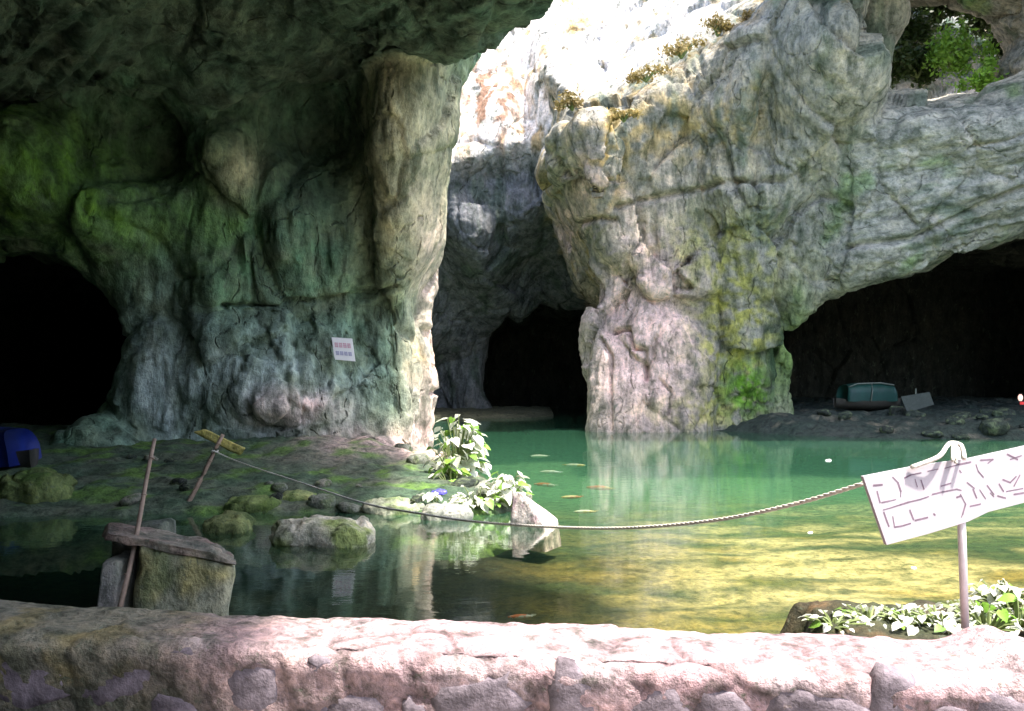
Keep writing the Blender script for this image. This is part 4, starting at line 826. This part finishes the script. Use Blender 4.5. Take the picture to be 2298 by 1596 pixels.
# board in the right tunnel
pS = W(2056, 958, 36.2); ts = empty('tunnel_sign', pS); tag(ts, 'dim tilted board on a thin post beside the green boat', 'sign')
q = [W(x, y, 36.15) - pS for x, y in [(2022, 890), (2036, 926), (2096, 908), (2086, 880)]]; bd_ = plate('board', q, Vector((0, -1, 0)), 0.04, plain('dim_board', (.06, .07, .06), 0.8), ts)
MB().tube([W(2056, 985, 36.2) - pS, W(2055, 872, 36.2) - pS], 0.03, 8).build('post', M_PALE, ts)
# little red lamp
def glow(name, col, st):
    m, t, p = new_mat(name); p.inputs['Emission Color'].default_value = (*col, 1); p.inputs['Emission Strength'].default_value = st; p.inputs['Base Color'].default_value = (*col, 1); return m
pL = W(2290, 900, 40.0); lp = empty('lantern', pL); tag(lp, 'tiny lit lantern deep in the right tunnel', 'lantern')
MB().tube([(0, 0, 0), (0, 0, .1), (0, 0, .2), (0, 0, .3)], [.06, .1, .1, .05], 10).build('glass', glow('lamp_glass', (1, .62, .5), 0.25), lp, smooth=True)
MB().tube([(0, 0, .3), (0, 0, .36)], [.12, .03], 10).build('cap', M_WOOD, lp); MB().tube([(0, 0, -1.2), (0, 0, 0)], 0.03, 6).build('stand', M_WOOD, lp)
MB().tube([(0.05, -.02, -.16), (0.05, -.02, -.04)], [.08, .08], 10).build('red_lens', glow('lamp_red', (.8, .05, .05), 0.12), lp)

# yellow slab leaning at the foot of the pillar
pY = W(495, 1000, 17.6); A, B = subdiv_rock([np.array(v) for v in ((-.52, -.12, .28), (.36, -.12, -.16), (.48, -.12, -.02), (-.3, -.12, .34), (-.52, .12, .22), (.36, .12, -.2), (.48, .12, -.06), (-.3, .12, .3))],
    [(0, 1, 2, 3), (7, 6, 5, 4), (1, 0, 4, 5), (2, 1, 5, 6), (3, 2, 6, 7), (0, 3, 7, 4)], 8, 71, 0.03)
o = link_mesh('yellow_slab', np_mesh('yellow_slab', A, B, lerp_cols(A, [((.3, .27, .07), .5 + fbm(A * 5, 3, 3))], (.42, .36, .12))), M_BOULDER, loc=pY); tag(o, 'yellowish slab lying at the foot of the left pillar', 'slab')
pQ = W(985, 1078, 15.2); A, B = IV3 * np.array([.13, .1, .06]), IQ3; A = A + 0.03 * np.stack([fbm(A * 14, 3, s) for s in (1, 2, 3)], 1)
o = link_mesh('plastic_bag', np_mesh('plastic_bag', A, B), plain('blue_plastic', (.09, .08, .42), 0.35), loc=(pQ.x, pQ.y, float(z_left(np.array([[pQ.x, pQ.y, 0.]]))[0]) + .05)); tag(o, 'crumpled blue plastic bag lying on the bank', 'bag')

# loose stones on the banks
STN = []
for k in range(4):
    V_ = np.sign(IV3) * np.abs(IV3) ** 0.75 * np.array([1, .8, .55]); hh, _ = facets(V_ * 1.3 + 5 * k, 90 + k, .6); V_ = V_ + vnormals(V_, IQ3) * (0.22 * hh + .05 * fbm(V_ * 3, 3, k))[:, None]
    me = np_mesh('loose_stone', V_, IQ3, lerp_cols(V_, [((.12, .15, .08), sstep(-.1, .4, fbm(V_ * 1.5, 3, k)))], [(.26, .25, .2), (.2, .21, .17), (.035, .045, .035), (.025, .03, .025)][k])); me.materials.append(M_BOULDER); STN.append(me)
rs = random.Random(11)
def scatter(n, xr, yr, zf, sr, lb, grp, pool=STN):
    k = 0
    while k < n:
        x, y = rs.uniform(*xr), rs.uniform(*yr); z = float(zf(np.array([[x, y, 0.]]))[0])
        if z < -0.05: continue
        k += 1; o = bpy.data.objects.new('loose_stone', rs.choice(pool)); C.objects.link(o); q = sr * rs.uniform(.35, 1) ** 1.5; o.location = (x, y, z + q * .15); o.scale = (q, q, q * rs.uniform(.7, 1.1)); o.rotation_euler = (rs.uniform(-.3, .3), rs.uniform(-.3, .3), rs.uniform(0, 6.28))
        tag(o, lb, 'stone', grp)
scatter(15, (-7.5, 0.2), (14.0, 16.0), z_left, 0.24, 'small loose stone along the edge of the mud bank', 'loose stones on the mud bank edge')
scatter(6, (-8.5, -1.8), (18.5, 20.8), z_left, 0.26, 'small loose stone at the foot of the left pillar', 'loose stones at the pillar foot')
scatter(22, (11, 22), (32.2, 37), z_right, 0.55, 'dark rubble stone on the bank under the arch', 'rubble on the bank under the arch', STN[2:])
# ------------------------------------------------------------------ koi and floating bits
def fish(x, y, L, ang, cols, label, group='koi in the green water'):
    p = on_water(x, y, 0.0); o = empty('koi', (p.x, p.y, -0.05), (0, 0, ang)); tag(o, label, 'fish', group)
    n = 12; m = 8; vs = []; fs = []
    for i in range(n + 1):
        s = i / n; r = L * 0.10 * math.sin(math.pi * min(1, s * 0.9 + 0.06)) ** 0.7; bend = 0.05 * L * math.sin(s * 3.2)
        for j in range(m): a = 2 * math.pi * j / m; vs.append(((s - .5) * L, bend + math.cos(a) * r, math.sin(a) * r * 0.9))
    for i in range(n):
        for j in range(m): fs.append((i * m + j, i * m + (j + 1) % m, (i + 1) * m + (j + 1) % m, (i + 1) * m + j))
    fs += [tuple(range(m))[::-1], tuple(range(n * m, n * m + m))]
    mt, t, pr = new_mat('koi_skin'); v = mapped(t, (1, 1, 1)); nn_ = noise_node(t, v, 5.0 / L * .6, 3, 0.5); r_ = ramp(t, [(0.45, cols[0]), (0.55, cols[1])]); t.links.new(nn_.outputs[0], r_.inputs[0]); t.links.new(r_.outputs[0], pr.inputs['Base Color']); pr.inputs['Roughness'].default_value = .3
    bd = MB().add(vs, fs).build('body', mt, o, smooth=True); e = 0.05 * L * math.sin(3.0)
    MB().add([(.44 * L, e, 0), (.64 * L, e + .05 * L, .015), (.58 * L, e, 0), (.64 * L, e - .045 * L, .015), (.44 * L, e, .02)], [(0, 1, 2, 4), (0, 2, 3, 4)]).build('tail', mt, o)
    return o
WH, OR, YE = (.5, .55, .45), (.5, .14, .03), (.5, .4, .12)
for x, y, L, a, c, lb in [(1210, 1020, .5, 0.1, (WH, WH), 'pale koi nearest to the far bank'), (1290, 1040, .55, 2.9, (WH, YE), 'pale yellow koi next to the pillar reflection'), (1235, 1055, .5, -0.3, (WH, (.6, .7, .7)), 'white koi in the middle of the green water'),
                           (1222, 1083, .5, -0.5, (OR, WH), 'orange and white koi just right of the bushy plant'), (1345, 1090, .55, -0.4, (OR, YE), 'orange koi farthest right in the group'), (1282, 1110, .4, 0.2, (YE, OR), 'small yellow koi in the middle of the group'), (1312, 1142, .38, 0.1, (WH, YE), 'pale koi nearest to the rope')]:
    fish(x, y, L, a, c, lb)
fish(1168, 1372, .24, 0.15, (OR, WH), 'orange koi with a white head close to the foreground wall')
MF = plain('white_litter', (.8, .8, .8), 0.5, 0.1, 30)
for x, y, s, lb in [(1818, 1196, .03, 'white floating scrap left of the tilted board'), (2050, 1275, .025, 'white floating scrap below the tilted board'), (2100, 1165 - 0, .06, 'white floating scrap behind the tilted board'), (2099 - 240, 1034, .07, 'white floating scrap in the dark water far right')]:
    p = on_water(x, y); V_, Q_ = IV3 * np.array([s * 1.2, s * .8, s * .35]), IQ3; V_ = V_ + s * .35 * np.stack([fbm(V_ / s * 1.3 + 9 * x, 3, k) for k in (1, 2, 3)], 1)
    tag(link_mesh('floating_scrap', np_mesh('floating_scrap', V_, Q_), MF, loc=(p.x, p.y, s * .12)), lb, 'litter', 'white scraps floating on the pond')
